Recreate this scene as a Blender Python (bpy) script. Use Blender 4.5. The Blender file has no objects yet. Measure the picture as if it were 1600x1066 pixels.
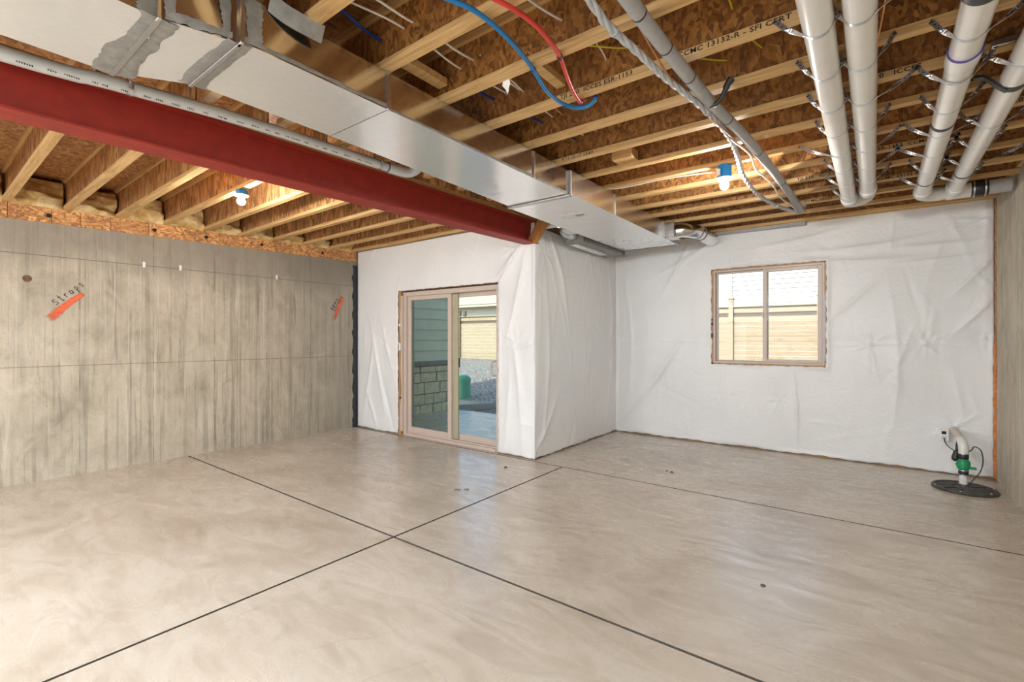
import bpy, bmesh, math, random
import numpy as np
from mathutils import Vector, Matrix

S = bpy.context.scene
C = S.collection
PI = math.pi

# ---------------------------------------------------------------- camera, world, lights, exposure
cam_d = bpy.data.cameras.new('camera')
cam = bpy.data.objects.new('camera', cam_d)
C.objects.link(cam)
cam.location = (0, 0, 1.36)
cam.rotation_euler = (PI/2, 0, math.radians(37.3))
cam_d.sensor_width = 36.0
cam_d.lens = 742.0/1600*36.0
cam_d.shift_y = -5.0/1600
cam_d.clip_start = 0.05
cam_d.clip_end = 300
S.camera = cam

S.view_settings.view_transform = 'Standard'
S.view_settings.look = 'None'
S.view_settings.gamma = 1.0
S.view_settings.use_curve_mapping = False
S.view_settings.exposure = 0.86

world = bpy.data.worlds.new('world')
S.world = world
world.use_nodes = True
wn = world.node_tree.nodes
wl = world.node_tree.links
wn.clear()
sky = wn.new('ShaderNodeTexSky')
sky.sky_type = 'NISHITA'
sky.sun_disc = False
sky.sun_elevation = math.radians(38)
sky.sun_rotation = math.radians(200)
sky.air_density = 1.0
sky.dust_density = 1.5
bg = wn.new('ShaderNodeBackground')
bg.inputs['Strength'].default_value = 0.27
wo = wn.new('ShaderNodeOutputWorld')
wl.new(sky.outputs[0], bg.inputs[0])
wl.new(bg.outputs[0], wo.inputs[0])

sun_d = bpy.data.lights.new('sun', 'SUN')
sun_d.energy = 4.3
sun_d.angle = math.radians(0.6)
sun_d.color = (1.0, 0.95, 0.86)
sun = bpy.data.objects.new('sun', sun_d)
C.objects.link(sun)
sdir = Vector((0.20, 1.0, -0.72)).normalized()
sun.rotation_euler = sdir.to_track_quat('-Z', 'Y').to_euler()
sun.location = (0, -5, 12)


def area(name, loc, direction, sx, sy, power, col=(1, 1, 1)):
    d = bpy.data.lights.new(name, 'AREA')
    d.shape = 'RECTANGLE'
    d.size = sx
    d.size_y = sy
    d.energy = power
    d.color = col
    o = bpy.data.objects.new(name, d)
    o.location = loc
    o.rotation_euler = Vector(direction).normalized().to_track_quat('-Z', 'Z').to_euler()
    C.objects.link(o)
    return o


# added soft fill lights behind the camera, in place of unseen daylight there
area('fill_light', (-4.7, -3.9, 1.1), (0, 1, 0.0), 2.8, 1.4, 42, (0.84, 0.93, 1.0))
area('fill_light', (-1.8, -2.2, 2.22), (0, 0.3, -0.95), 5.2, 2.2, 250, (0.84, 0.93, 1.0))

S.cycles.use_denoising = True
S.cycles.max_bounces = 10
S.cycles.diffuse_bounces = 6
S.cycles.glossy_bounces = 5
S.cycles.transmission_bounces = 6
S.cycles.transparent_max_bounces = 12
S.cycles.sample_clamp_indirect = 6.0
S.cycles.caustics_reflective = False
S.cycles.caustics_refractive = False

# ---------------------------------------------------------------- materials


class NT:
    def __init__(self, name):
        self.m = bpy.data.materials.new(name)
        self.m.use_nodes = True
        self.n = self.m.node_tree.nodes
        self.l = self.m.node_tree.links
        self.b = self.n['Principled BSDF']
        self.out = self.n['Material Output']

    def node(self, t, **kw):
        x = self.n.new(t)
        for k, v in kw.items():
            setattr(x, k, v)
        return x

    def link(self, a, b):
        self.l.new(a, b)

    def coord(self, scale=(1, 1, 1), rnd=False, rot=(0, 0, 0)):
        tc = self.node('ShaderNodeTexCoord')
        mp = self.node('ShaderNodeMapping')
        mp.inputs['Scale'].default_value = scale
        mp.inputs['Rotation'].default_value = rot
        src = tc.outputs['Object']
        if rnd:
            oi = self.node('ShaderNodeObjectInfo')
            mul = self.node('ShaderNodeMath', operation='MULTIPLY')
            mul.inputs[1].default_value = 37.0
            self.link(oi.outputs['Random'], mul.inputs[0])
            ad = self.node('ShaderNodeVectorMath', operation='ADD')
            self.link(src, ad.inputs[0])
            self.link(mul.outputs[0], ad.inputs[1])
            src = ad.outputs[0]
        self.link(src, mp.inputs['Vector'])
        return mp.outputs[0]

    def noise(self, vec, scale=5, detail=4, rough=0.55, dist=0.0):
        x = self.node('ShaderNodeTexNoise')
        x.inputs['Scale'].default_value = scale
        x.inputs['Detail'].default_value = detail
        x.inputs['Roughness'].default_value = rough
        x.inputs['Distortion'].default_value = dist
        self.link(vec, x.inputs['Vector'])
        return x.outputs['Fac']

    def voro(self, vec, scale=5, out='Color', feature='F1', rand=1.0):
        x = self.node('ShaderNodeTexVoronoi')
        x.feature = feature
        x.inputs['Scale'].default_value = scale
        x.inputs['Randomness'].default_value = rand
        self.link(vec, x.inputs['Vector'])
        return x.outputs[out]

    def ramp(self, fac, stops, interp='LINEAR'):
        r = self.node('ShaderNodeValToRGB')
        r.color_ramp.interpolation = interp
        el = r.color_ramp.elements
        while len(el) > 1:
            el.remove(el[-1])
        for i, (p, c) in enumerate(stops):
            e = el[0] if i == 0 else el.new(p)
            e.position = p
            e.color = (*c, 1) if len(c) == 3 else c
        self.link(fac, r.inputs[0])
        return r.outputs[0]

    def mix(self, fac, a, b, mode='MIX'):
        x = self.node('ShaderNodeMix')
        x.data_type = 'RGBA'
        x.blend_type = mode
        for sock, v in ((x.inputs[0], fac), (x.inputs[6], a), (x.inputs[7], b)):
            if hasattr(v, 'links'):
                self.link(v, sock)
            elif isinstance(v, (int, float)):
                sock.default_value = v
            else:
                sock.default_value = (*v, 1)
        return x.outputs[2]

    def math(self, op, a, b=0.0, clamp=False):
        x = self.node('ShaderNodeMath', operation=op)
        x.use_clamp = clamp
        for i, v in enumerate((a, b)):
            if hasattr(v, 'links'):
                self.link(v, x.inputs[i])
            else:
                x.inputs[i].default_value = v
        return x.outputs[0]

    def sep(self, vec):
        x = self.node('ShaderNodeSeparateXYZ')
        self.link(vec, x.inputs[0])
        return x.outputs

    def bump(self, h, strength=0.3, dist=0.01):
        x = self.node('ShaderNodeBump')
        x.inputs['Strength'].default_value = strength
        x.inputs['Distance'].default_value = dist
        self.link(h, x.inputs['Height'])
        self.link(x.outputs[0], self.b.inputs['Normal'])

    def set(self, color=None, rough=None, metal=None, spec=None):
        for k, v in (('Base Color', color), ('Roughness', rough), ('Metallic', metal), ('Specular IOR Level', spec)):
            if v is None:
                continue
            if hasattr(v, 'links'):
                self.link(v, self.b.inputs[k])
            else:
                self.b.inputs[k].default_value = (*v, 1) if k == 'Base Color' else v
        return self.m


def simple(name, col, rough=0.5, metal=0.0, var=0.12, scale=30, bump=0.15, rnd=False, spec=None):
    t = NT(name)
    v = t.coord(rnd=rnd)
    f = t.noise(v, scale, 5, 0.6)
    lo = tuple(c*(1-var) for c in col)
    hi = tuple(min(1, c*(1+var)) for c in col)
    t.set(t.ramp(f, [(0.3, lo), (0.7, hi)]), rough, metal, spec)
    t.bump(f, bump, 0.003)
    return t.m


def concrete_wall(name, band=True):
    t = NT(name)
    v = t.coord()
    st = t.coord((1, 3.2, 0.28))
    streak = t.noise(st, 2.6, 8, 0.62, 0.6)
    fine = t.noise(t.coord((1, 6, 0.3)), 2.4, 6, 0.7, 0.3)
    blotch = t.noise(v, 1.6, 6, 0.6, 0.4)
    grain = t.noise(v, 60, 4, 0.7)
    base = t.ramp(streak, [(0.28, (0.26, 0.24, 0.195)), (0.42, (0.42, 0.38, 0.30)), (0.60, (0.57, 0.505, 0.40)), (0.78, (0.67, 0.605, 0.50))])
    b2 = t.noise(t.coord((1, 1, 0.6)), 5.5, 7, 0.66, 1.2)
    c = t.mix(0.45, base, t.ramp(blotch, [(0.34, (0.27, 0.235, 0.18)), (0.50, (0.54, 0.48, 0.38)), (0.66, (0.67, 0.61, 0.51))]))
    c = t.mix(0.32, c, t.ramp(b2, [(0.30, (0.22, 0.19, 0.14)), (0.48, (0.52, 0.46, 0.365)), (0.68, (0.75, 0.69, 0.59))]))
    c = t.mix(t.ramp(fine, [(0.33, (0.62,)*3), (0.43, (0, 0, 0))]), c, (0.21, 0.185, 0.14))
    c = t.mix(t.ramp(grain, [(0.35, (0.25,)*3), (0.5, (0, 0, 0))]), c, (0.30, 0.28, 0.24))
    x, y, z = t.sep(v)
    drip = t.noise(t.coord((1, 11, 0.22)), 1.7, 5, 0.62, 0.5)
    dgate = t.noise(t.coord((1, 1.4, 0.7)), 1.3, 3, 0.5)
    dm = t.math('MULTIPLY', t.ramp(drip, [(0.53, (0, 0, 0)), (0.60, (0.5,)*3), (0.70, (0.25,)*3)]), t.ramp(dgate, [(0.40, (0.15,)*3), (0.58, (1, 1, 1))]))
    if not band:
        dm = t.math('MULTIPLY', dm, 0.15)
    c = t.mix(dm, c, (0.19, 0.165, 0.12))
    pale = t.noise(t.coord((1, 13, 0.3)), 2.3, 4, 0.6, 0.4)
    c = t.mix(t.ramp(pale, [(0.60, (0, 0, 0)), (0.68, (0.55,)*3)]), c, (0.66, 0.64, 0.58))
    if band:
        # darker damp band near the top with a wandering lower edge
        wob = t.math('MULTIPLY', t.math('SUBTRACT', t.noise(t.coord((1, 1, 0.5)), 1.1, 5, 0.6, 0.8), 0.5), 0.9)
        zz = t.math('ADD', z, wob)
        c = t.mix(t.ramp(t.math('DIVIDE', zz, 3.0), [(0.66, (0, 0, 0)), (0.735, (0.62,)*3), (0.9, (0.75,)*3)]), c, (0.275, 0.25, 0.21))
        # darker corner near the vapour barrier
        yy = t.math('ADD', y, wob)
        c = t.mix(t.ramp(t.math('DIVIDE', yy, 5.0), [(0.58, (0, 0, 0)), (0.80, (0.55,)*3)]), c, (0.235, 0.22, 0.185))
        for zc, w, col, k in ((2.145, 0.004, (0.16, 0.15, 0.13), 0.8), (1.085, 0.0035, (0.25, 0.14, 0.11), 0.75)):
            d = t.math('ABSOLUTE', t.math('SUBTRACT', z, zc))
            c = t.mix(t.math('MULTIPLY', t.math('LESS_THAN', d, w), k), c, col)
    # form panel seams
    fr = t.math('ABSOLUTE', t.math('SUBTRACT', t.math('FRACT', t.math('DIVIDE', t.math('ADD', y, 10.13), 0.61)), 0.5))
    seamm = t.math('LESS_THAN', fr, 0.007)
    seamm = t.math('MULTIPLY', seamm, t.ramp(t.noise(t.coord((1, 1, 1.5)), 2.5, 3, 0.6), [(0.42, (0, 0, 0)), (0.6, (0.75,)*3)]))
    c = t.mix(seamm, c, (0.17, 0.16, 0.135))
    # pits
    pv = t.voro(v, 9, 'Distance')
    pits = t.math('LESS_THAN', pv, 0.045)
    c = t.mix(t.math('MULTIPLY', pits, 0.6), c, (0.14, 0.125, 0.10))
    t.set(c, 0.82)
    h = t.math('ADD', t.math('MULTIPLY', grain, 0.5), t.math('SUBTRACT', streak, t.math('ADD', pits, seamm)))
    t.bump(h, 0.35, 0.006)
    return t.m


def concrete_floor(name):
    t = NT(name)
    v = t.coord()
    n1 = t.noise(v, 0.75, 6, 0.58, 0.9)
    n2 = t.noise(t.coord((1.0, 2.6, 1), rot=(0, 0, 0.5)), 2.2, 7, 0.62, 1.6)
    n3 = t.noise(v, 70, 3, 0.7)
    c = t.ramp(n1, [(0.30, (0.37, 0.295, 0.225)), (0.48, (0.51, 0.432, 0.35)), (0.70, (0.64, 0.572, 0.49))])
    c = t.mix(0.42, c, t.ramp(n2, [(0.30, (0.34, 0.26, 0.19)), (0.50, (0.56, 0.478, 0.385)), (0.72, (0.70, 0.635, 0.555))]))
    # trowel swirls: thin warped rings of dried slurry
    w = t.node('ShaderNodeTexWave')
    w.wave_type = 'RINGS'
    w.rings_direction = 'Z'
    w.inputs['Scale'].default_value = 0.55
    w.inputs['Distortion'].default_value = 7.0
    w.inputs['Detail'].default_value = 4
    w.inputs['Detail Scale'].default_value = 0.9
    t.link(v, w.inputs['Vector'])
    ring = t.ramp(w.outputs['Fac'], [(0.47, (0, 0, 0)), (0.5, (1, 1, 1)), (0.53, (0, 0, 0))])
    gate = t.ramp(t.noise(v, 1.3, 3, 0.5), [(0.5, (0, 0, 0)), (0.62, (0.45,)*3)])
    c = t.mix(t.mix(1.0, ring, gate, 'MULTIPLY'), c, (0.36, 0.30, 0.24))
    c = t.mix(t.ramp(n3, [(0.32, (0.25,)*3), (0.46, (0, 0, 0))]), c, (0.36, 0.31, 0.26))
    sp = t.voro(v, 2.3, 'Distance')
    c = t.mix(t.math('MULTIPLY', t.math('LESS_THAN', sp, 0.022), 0.55), c, (0.2, 0.16, 0.12))
    r = t.ramp(n2, [(0.3, (0.34,)*3), (0.7, (0.22,)*3)])
    t.set(c, r, 0, 0.95)
    t.bump(t.math('ADD', t.math('MULTIPLY', n3, 0.25), n2), 0.12, 0.01)
    return t.m


def osb(name, stretch=(1, 1, 1), tone=1.0, scale=22, hue=0.0):
    t = NT(name)
    v = t.coord(stretch, rnd=True)
    wv = t.node('ShaderNodeVectorMath', operation='ADD')
    nz = t.node('ShaderNodeTexNoise')
    nz.inputs['Scale'].default_value = 9
    t.link(v, nz.inputs['Vector'])
    sc = t.node('ShaderNodeVectorMath', operation='SCALE')
    sc.inputs['Scale'].default_value = 0.11
    t.link(nz.outputs['Color'], sc.inputs[0])
    t.link(v, wv.inputs[0])
    t.link(sc.outputs[0], wv.inputs[1])
    col = t.voro(wv.outputs[0], scale, 'Color')
    x, y, z = t.sep(col)
    hk = (1.0, 1.12, 1.5) if hue else (1, 1, 1)
    a = tuple(q*tone*k for k, q in zip(hk, (0.115, 0.045, 0.014)))
    b = tuple(q*tone*k for k, q in zip(hk, (0.32, 0.135, 0.034)))
    c_ = tuple(q*tone*k for k, q in zip(hk, (0.50, 0.25, 0.075)))
    c = t.ramp(x, [(0.05, a), (0.5, b), (0.95, c_)])
    n = t.noise(v, 3, 4, 0.6)
    c = t.mix(t.ramp(n, [(0.35, (0.5,)*3), (0.6, (0, 0, 0))]), c, tuple(q*tone for q in (0.17, 0.07, 0.028)))
    g = t.noise(v, 95, 3, 0.6)
    c = t.mix(0.22, c, t.ramp(g, [(0.3, a), (0.7, c_)]))
    t.set(c, 0.62)
    t.bump(x, 0.25, 0.003)
    return t.m


def lumber(name, stretch, c0, c1, c2, rough=0.62):
    t = NT(name)
    v = t.coord(stretch, rnd=True)
    n = t.noise(v, 6, 6, 0.6, 1.2)
    f = t.noise(v, 40, 3, 0.6)
    c = t.ramp(n, [(0.3, c0), (0.5, c1), (0.72, c2)])
    c = t.mix(0.2, c, t.ramp(f, [(0.3, c0), (0.7, c2)]))
    k = t.voro(t.coord((1.3, 4, 4), rnd=True), 1.2, 'Distance')
    c = t.mix(t.math('MULTIPLY', t.math('LESS_THAN', k, 0.05), 0.6), c, tuple(q*0.4 for q in c0))
    t.set(c, rough)
    t.bump(n, 0.2, 0.002)
    return t.m


def poly_sheet(name):
    t = NT(name)
    v = t.coord()
    n = t.noise(v, 14, 5, 0.6, 2.2)
    n2 = t.noise(v, 2.5, 4, 0.6, 1.0)
    big = t.noise(v, 0.9, 3, 0.5)
    c = t.ramp(big, [(0.35, (0.80, 0.81, 0.825)), (0.65, (0.87, 0.88, 0.895))])
    t.set(c, 0.34, 0, 0.5)
    h = t.math('ADD', n, t.math('MULTIPLY', n2, 1.2))
    t.bump(h, 0.5, 0.010)
    return t.m


def galv(name, rough=0.16, col=(0.80, 0.815, 0.83), wav=0.12):
    t = NT(name)
    v = t.coord()
    n = t.noise(v, 1.3, 3, 0.5, 0.5)
    sp = t.voro(v, 60, 'Color')
    x = t.sep(sp)[0]
    c = t.mix(0.12, col, t.ramp(x, [(0, tuple(q*0.7 for q in col)), (1, (0.95, 0.96, 0.97))]))
    r = t.math('ADD', t.math('MULTIPLY', x, 0.05), rough)
    t.set(c, r, 1.0)
    t.bump(n, wav, 0.06)
    return t.m


def glass(name, tint, f0=0.03):
    t = NT(name)
    t.n.remove(t.b)
    tr = t.node('ShaderNodeBsdfTransparent')
    v = t.coord()
    f = t.noise(v, 2, 2, 0.5)
    t.link(t.ramp(f, [(0.3, tint), (0.7, tuple(min(1, q*1.02) for q in tint))]), tr.inputs[0])
    gl = t.node('ShaderNodeBsdfGlossy')
    gl.inputs['Roughness'].default_value = 0.01
    fr = t.node('ShaderNodeLayerWeight')
    fr.inputs['Blend'].default_value = 0.5
    f5 = t.math('ADD', t.math('MULTIPLY', t.math('POWER', fr.outputs['Facing'], 5.0), 0.9), f0)
    mx = t.node('ShaderNodeMixShader')
    t.link(f5, mx.inputs[0])
    t.link(tr.outputs[0], mx.inputs[1])
    t.link(gl.outputs[0], mx.inputs[2])
    t.link(mx.outputs[0], t.out.inputs[0])
    return t.m


def emit(name, col, s):
    t = NT(name)
    t.b.inputs['Base Color'].default_value = (*col, 1)
    t.b.inputs['Emission Color'].default_value = (*col, 1)
    t.b.inputs['Emission Strength'].default_value = s
    return t.m


def spray(name, col, soft=True):
    """paint on concrete: patchy coverage through noise alpha"""
    t = NT(name)
    v = t.coord()
    n = t.noise(v, 45, 4, 0.7)
    t.set(t.ramp(n, [(0.3, tuple(q*0.85 for q in col)), (0.7, col)]), 0.8)
    if soft:
        at = t.node('ShaderNodeAttribute')
        at.attribute_name = 'cover'
        a = t.math('SUBTRACT', t.math('ADD', at.outputs['Fac'], t.math('MULTIPLY', n, 0.7)), 0.45, True)
        a = t.math('MULTIPLY', a, 1.8, True)
        t.link(a, t.b.inputs['Alpha'])
    return t.m


M = {}
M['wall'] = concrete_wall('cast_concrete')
M['wall_plain'] = concrete_wall('cast_concrete_plain', False)
M['floor'] = concrete_floor('floor_concrete')
M['joint'] = simple('joint_dirt', (0.10, 0.08, 0.062), 0.9, var=0.3)
M['osb_floor'] = osb('osb_subfloor', (1, 0.6, 1), 1.0, 45)
M['osb_web'] = osb('osb_web', (1.0, 1.0, 0.6), 1.15, 55)
M['osb_left'] = osb('osb_web_left', (1.0, 1.0, 0.26), 1.55, 44, 1)
M['osb_plate'] = osb('osb_plate', (1, 0.6, 1), 2.0, 60, 1)
M['flange'] = lumber('pine_flange', (0.35, 5, 5), (0.42, 0.235, 0.085), (0.64, 0.40, 0.165), (0.78, 0.54, 0.26))
M['pine_y'] = lumber('pine_plate', (5, 0.35, 5), (0.30, 0.15, 0.05), (0.45, 0.25, 0.09), (0.60, 0.37, 0.16))
M['stud'] = lumber('stud_wood', (5, 5, 0.4), (0.34, 0.17, 0.07), (0.48, 0.27, 0.12), (0.60, 0.38, 0.19))
M['brace'] = lumber('orange_wood', (2, 2, 1), (0.33, 0.13, 0.03), (0.42, 0.18, 0.045), (0.50, 0.24, 0.07))
M['poly'] = poly_sheet('white_poly_facing')
M['galv'] = galv('galvanised_sheet', 0.13)
M['galv2'] = galv('galvanised_bright', 0.22)
M['galv_under_lit'] = galv('galvanised_underside_lit', 0.17, (0.93, 0.945, 0.96), 0.22)  # paler copy of the sheet metal, floor bounce put into its colour
M['galv_under_lit'].node_tree.nodes['Principled BSDF'].inputs['Metallic'].default_value = 0.62
M['galv_dull'] = galv('galvanised_dull', 0.38, (0.55, 0.56, 0.57))
M['mastic'] = simple('duct_mastic', (0.27, 0.265, 0.25), 0.55, 0.0, 0.25, 18, 0.6)
M['redprimer'] = simple('red_primer', (0.34, 0.028, 0.016), 0.6, 0.0, 0.16, 12, 0.3)
M['pvc'] = simple('white_pvc', (0.80, 0.79, 0.77), 0.22, 0.0, 0.03, 6, 0.05)
M['pvc_grey'] = simple('pale_pvc', (0.66, 0.68, 0.69), 0.3, 0.0, 0.04, 6, 0.05)
M['black'] = simple('black_rubber', (0.025, 0.025, 0.028), 0.4, 0.0, 0.2, 30, 0.1)
M['purple'] = simple('purple_primer', (0.10, 0.07, 0.28), 0.4)
M['green'] = simple('green_plastic', (0.01, 0.30, 0.12), 0.35, 0.0, 0.15, 40)
M['bluep'] = simple('blue_tubing', (0.012, 0.20, 0.52), 0.3, 0.0, 0.06, 8, 0.02)
M['blued'] = simple('dark_blue_cable', (0.01, 0.055, 0.30), 0.35, 0.0, 0.1, 8, 0.02)
M['redp'] = simple('red_tubing', (0.66, 0.05, 0.04), 0.3, 0.0, 0.06, 8, 0.02)
M['cable'] = simple('white_cable', (0.78, 0.74, 0.68), 0.4, 0.0, 0.05, 20, 0.05)
M['orange_c'] = simple('copper_wire', (0.62, 0.27, 0.13), 0.4, 0.0, 0.1, 20, 0.05)
M['yellow'] = simple('yellow_cable', (0.62, 0.50, 0.03), 0.4, 0.0, 0.1, 20, 0.05)
M['foam'] = simple('grey_pipe_insulation', (0.40, 0.40, 0.41), 0.55, 0.0, 0.1, 25, 0.4)
M['wrap'] = simple('grey_wrapped_line', (0.50, 0.52, 0.55), 0.35, 0.0, 0.15, 25, 0.3)
M['steel'] = galv('strap_steel', 0.3, (0.70, 0.71, 0.73))
M['boxblue'] = simple('blue_box_plastic', (0.0, 0.24, 0.66), 0.35, 0.0, 0.04)
M['white'] = simple('white_plastic', (0.85, 0.85, 0.85), 0.3, 0.0, 0.02, 10, 0.02)
M['bulb'] = emit('lit_bulb', (1.0, 0.94, 0.86), 680.0)
M['vinyl'] = simple('tan_vinyl', (0.60, 0.50, 0.435), 0.35, 0.0, 0.03, 6, 0.03)
M['vinyl_in'] = simple('shaded_vinyl', (0.42, 0.40, 0.28), 0.4, 0.0, 0.04, 6, 0.03)  # tan vinyl turned olive: shade and reflection on the back stile as colour
M['glass_t'] = glass('tinted_glass', (0.74, 0.82, 0.77))
M['glass_c'] = glass('clear_glass', (0.86, 0.93, 0.91))
M['glass_w'] = glass('window_glass', (0.93, 0.96, 0.94), 0.008)
M['membrane'] = simple('black_membrane', (0.03, 0.035, 0.045), 0.55, 0.0, 0.4, 25, 0.7)
M['orangefoam'] = simple('orange_foam', (0.62, 0.22, 0.07), 0.8, 0.0, 0.3, 25, 1.0)
M['lid'] = simple('pit_lid', (0.055, 0.052, 0.046), 0.5, 0.0, 0.7, 30, 0.5)
M['gravel'] = None
M['ink'] = simple('black_ink', (0.035, 0.03, 0.028), 0.8, 0.0, 0.2, 40, 0.02)
M['spray'] = spray('orange_spray', (0.85, 0.16, 0.07))
M['vent'] = simple('label_grey', (0.30, 0.31, 0.32), 0.5)
M['dark'] = simple('dark_recess', (0.02, 0.018, 0.015), 0.9)
M['green_edge'] = simple('green_sill', (0.03, 0.10, 0.02), 0.7)


def batt_mat():
    t = NT('fibreglass_batt')
    v = t.coord(rnd=True)
    n = t.noise(v, 9, 6, 0.6, 0.8)
    t.set(t.ramp(n, [(0.3, (0.44, 0.26, 0.08)), (0.5, (0.68, 0.48, 0.21)), (0.7, (0.84, 0.72, 0.46))]), 0.95)
    t.bump(t.noise(v, 60, 4, 0.7), 0.6, 0.006)
    return t.m


M['batt'] = batt_mat()


def gravel_mat():
    t = NT('landscape_gravel')
    v = t.coord()
    cc = t.voro(v, 24, 'Color')
    d = t.voro(v, 24, 'Distance')
    x = t.sep(cc)[0]
    c = t.ramp(x, [(0.0, (0.12, 0.10, 0.09)), (0.4, (0.28, 0.25, 0.225)), (0.8, (0.42, 0.385, 0.345)), (1.0, (0.56, 0.53, 0.49))])
    c = t.mix(t.ramp(d, [(0.35, (0, 0, 0)), (0.7, (0.8,)*3)]), c, (0.07, 0.06, 0.055))
    t.set(c, 0.85)
    t.bump(t.math('SUBTRACT', 1.0, d), 0.8, 0.03)
    return t.m


M['gravel'] = gravel_mat()
M['patio'] = simple('patio_concrete', (0.46, 0.47, 0.47), 0.9, 0.0, 0.08, 5, 0.1)
M['siding'] = simple('siding_greenish', (0.70, 0.67, 0.53), 0.6, 0.0, 0.04, 5, 0.05)
M['stone'] = simple('stone_veneer', (0.70, 0.59, 0.43), 0.85, 0.0, 0.25, 9, 0.5, rnd=True)
M['ledge'] = simple('stone_ledge', (0.25, 0.24, 0.215), 0.8, 0.0, 0.15, 9, 0.4)
M['mortar'] = simple('mortar', (0.20, 0.19, 0.17), 0.95)
M['fence'] = lumber('cedar_fence', (0.6, 6, 6), (0.22, 0.16, 0.105), (0.30, 0.23, 0.155), (0.37, 0.295, 0.21))
M['fence_d'] = simple('fence_shadow_line', (0.10, 0.07, 0.05), 0.8)  # shade of the cap gap as colour; also the fence lamp's dark casing
M['white_siding'] = simple('white_siding', (0.52, 0.51, 0.49), 0.55, 0.0, 0.03, 3, 0.03)
M['shingle'] = simple('pale_shingles', (0.38, 0.33, 0.26), 0.9, 0.0, 0.25, 8, 0.5)
M['fascia'] = simple('fascia', (0.42, 0.37, 0.28), 0.6)
M['edging'] = simple('steel_edging', (0.42, 0.43, 0.43), 0.6)
M['utility_green'] = simple('utility_green', (0.07, 0.32, 0.20), 0.5, 0.0, 0.06)
M['leaf'] = simple('dry_leaf', (0.16, 0.20, 0.06), 0.7, 0.0, 0.3)

# ---------------------------------------------------------------- mesh helpers


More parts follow.
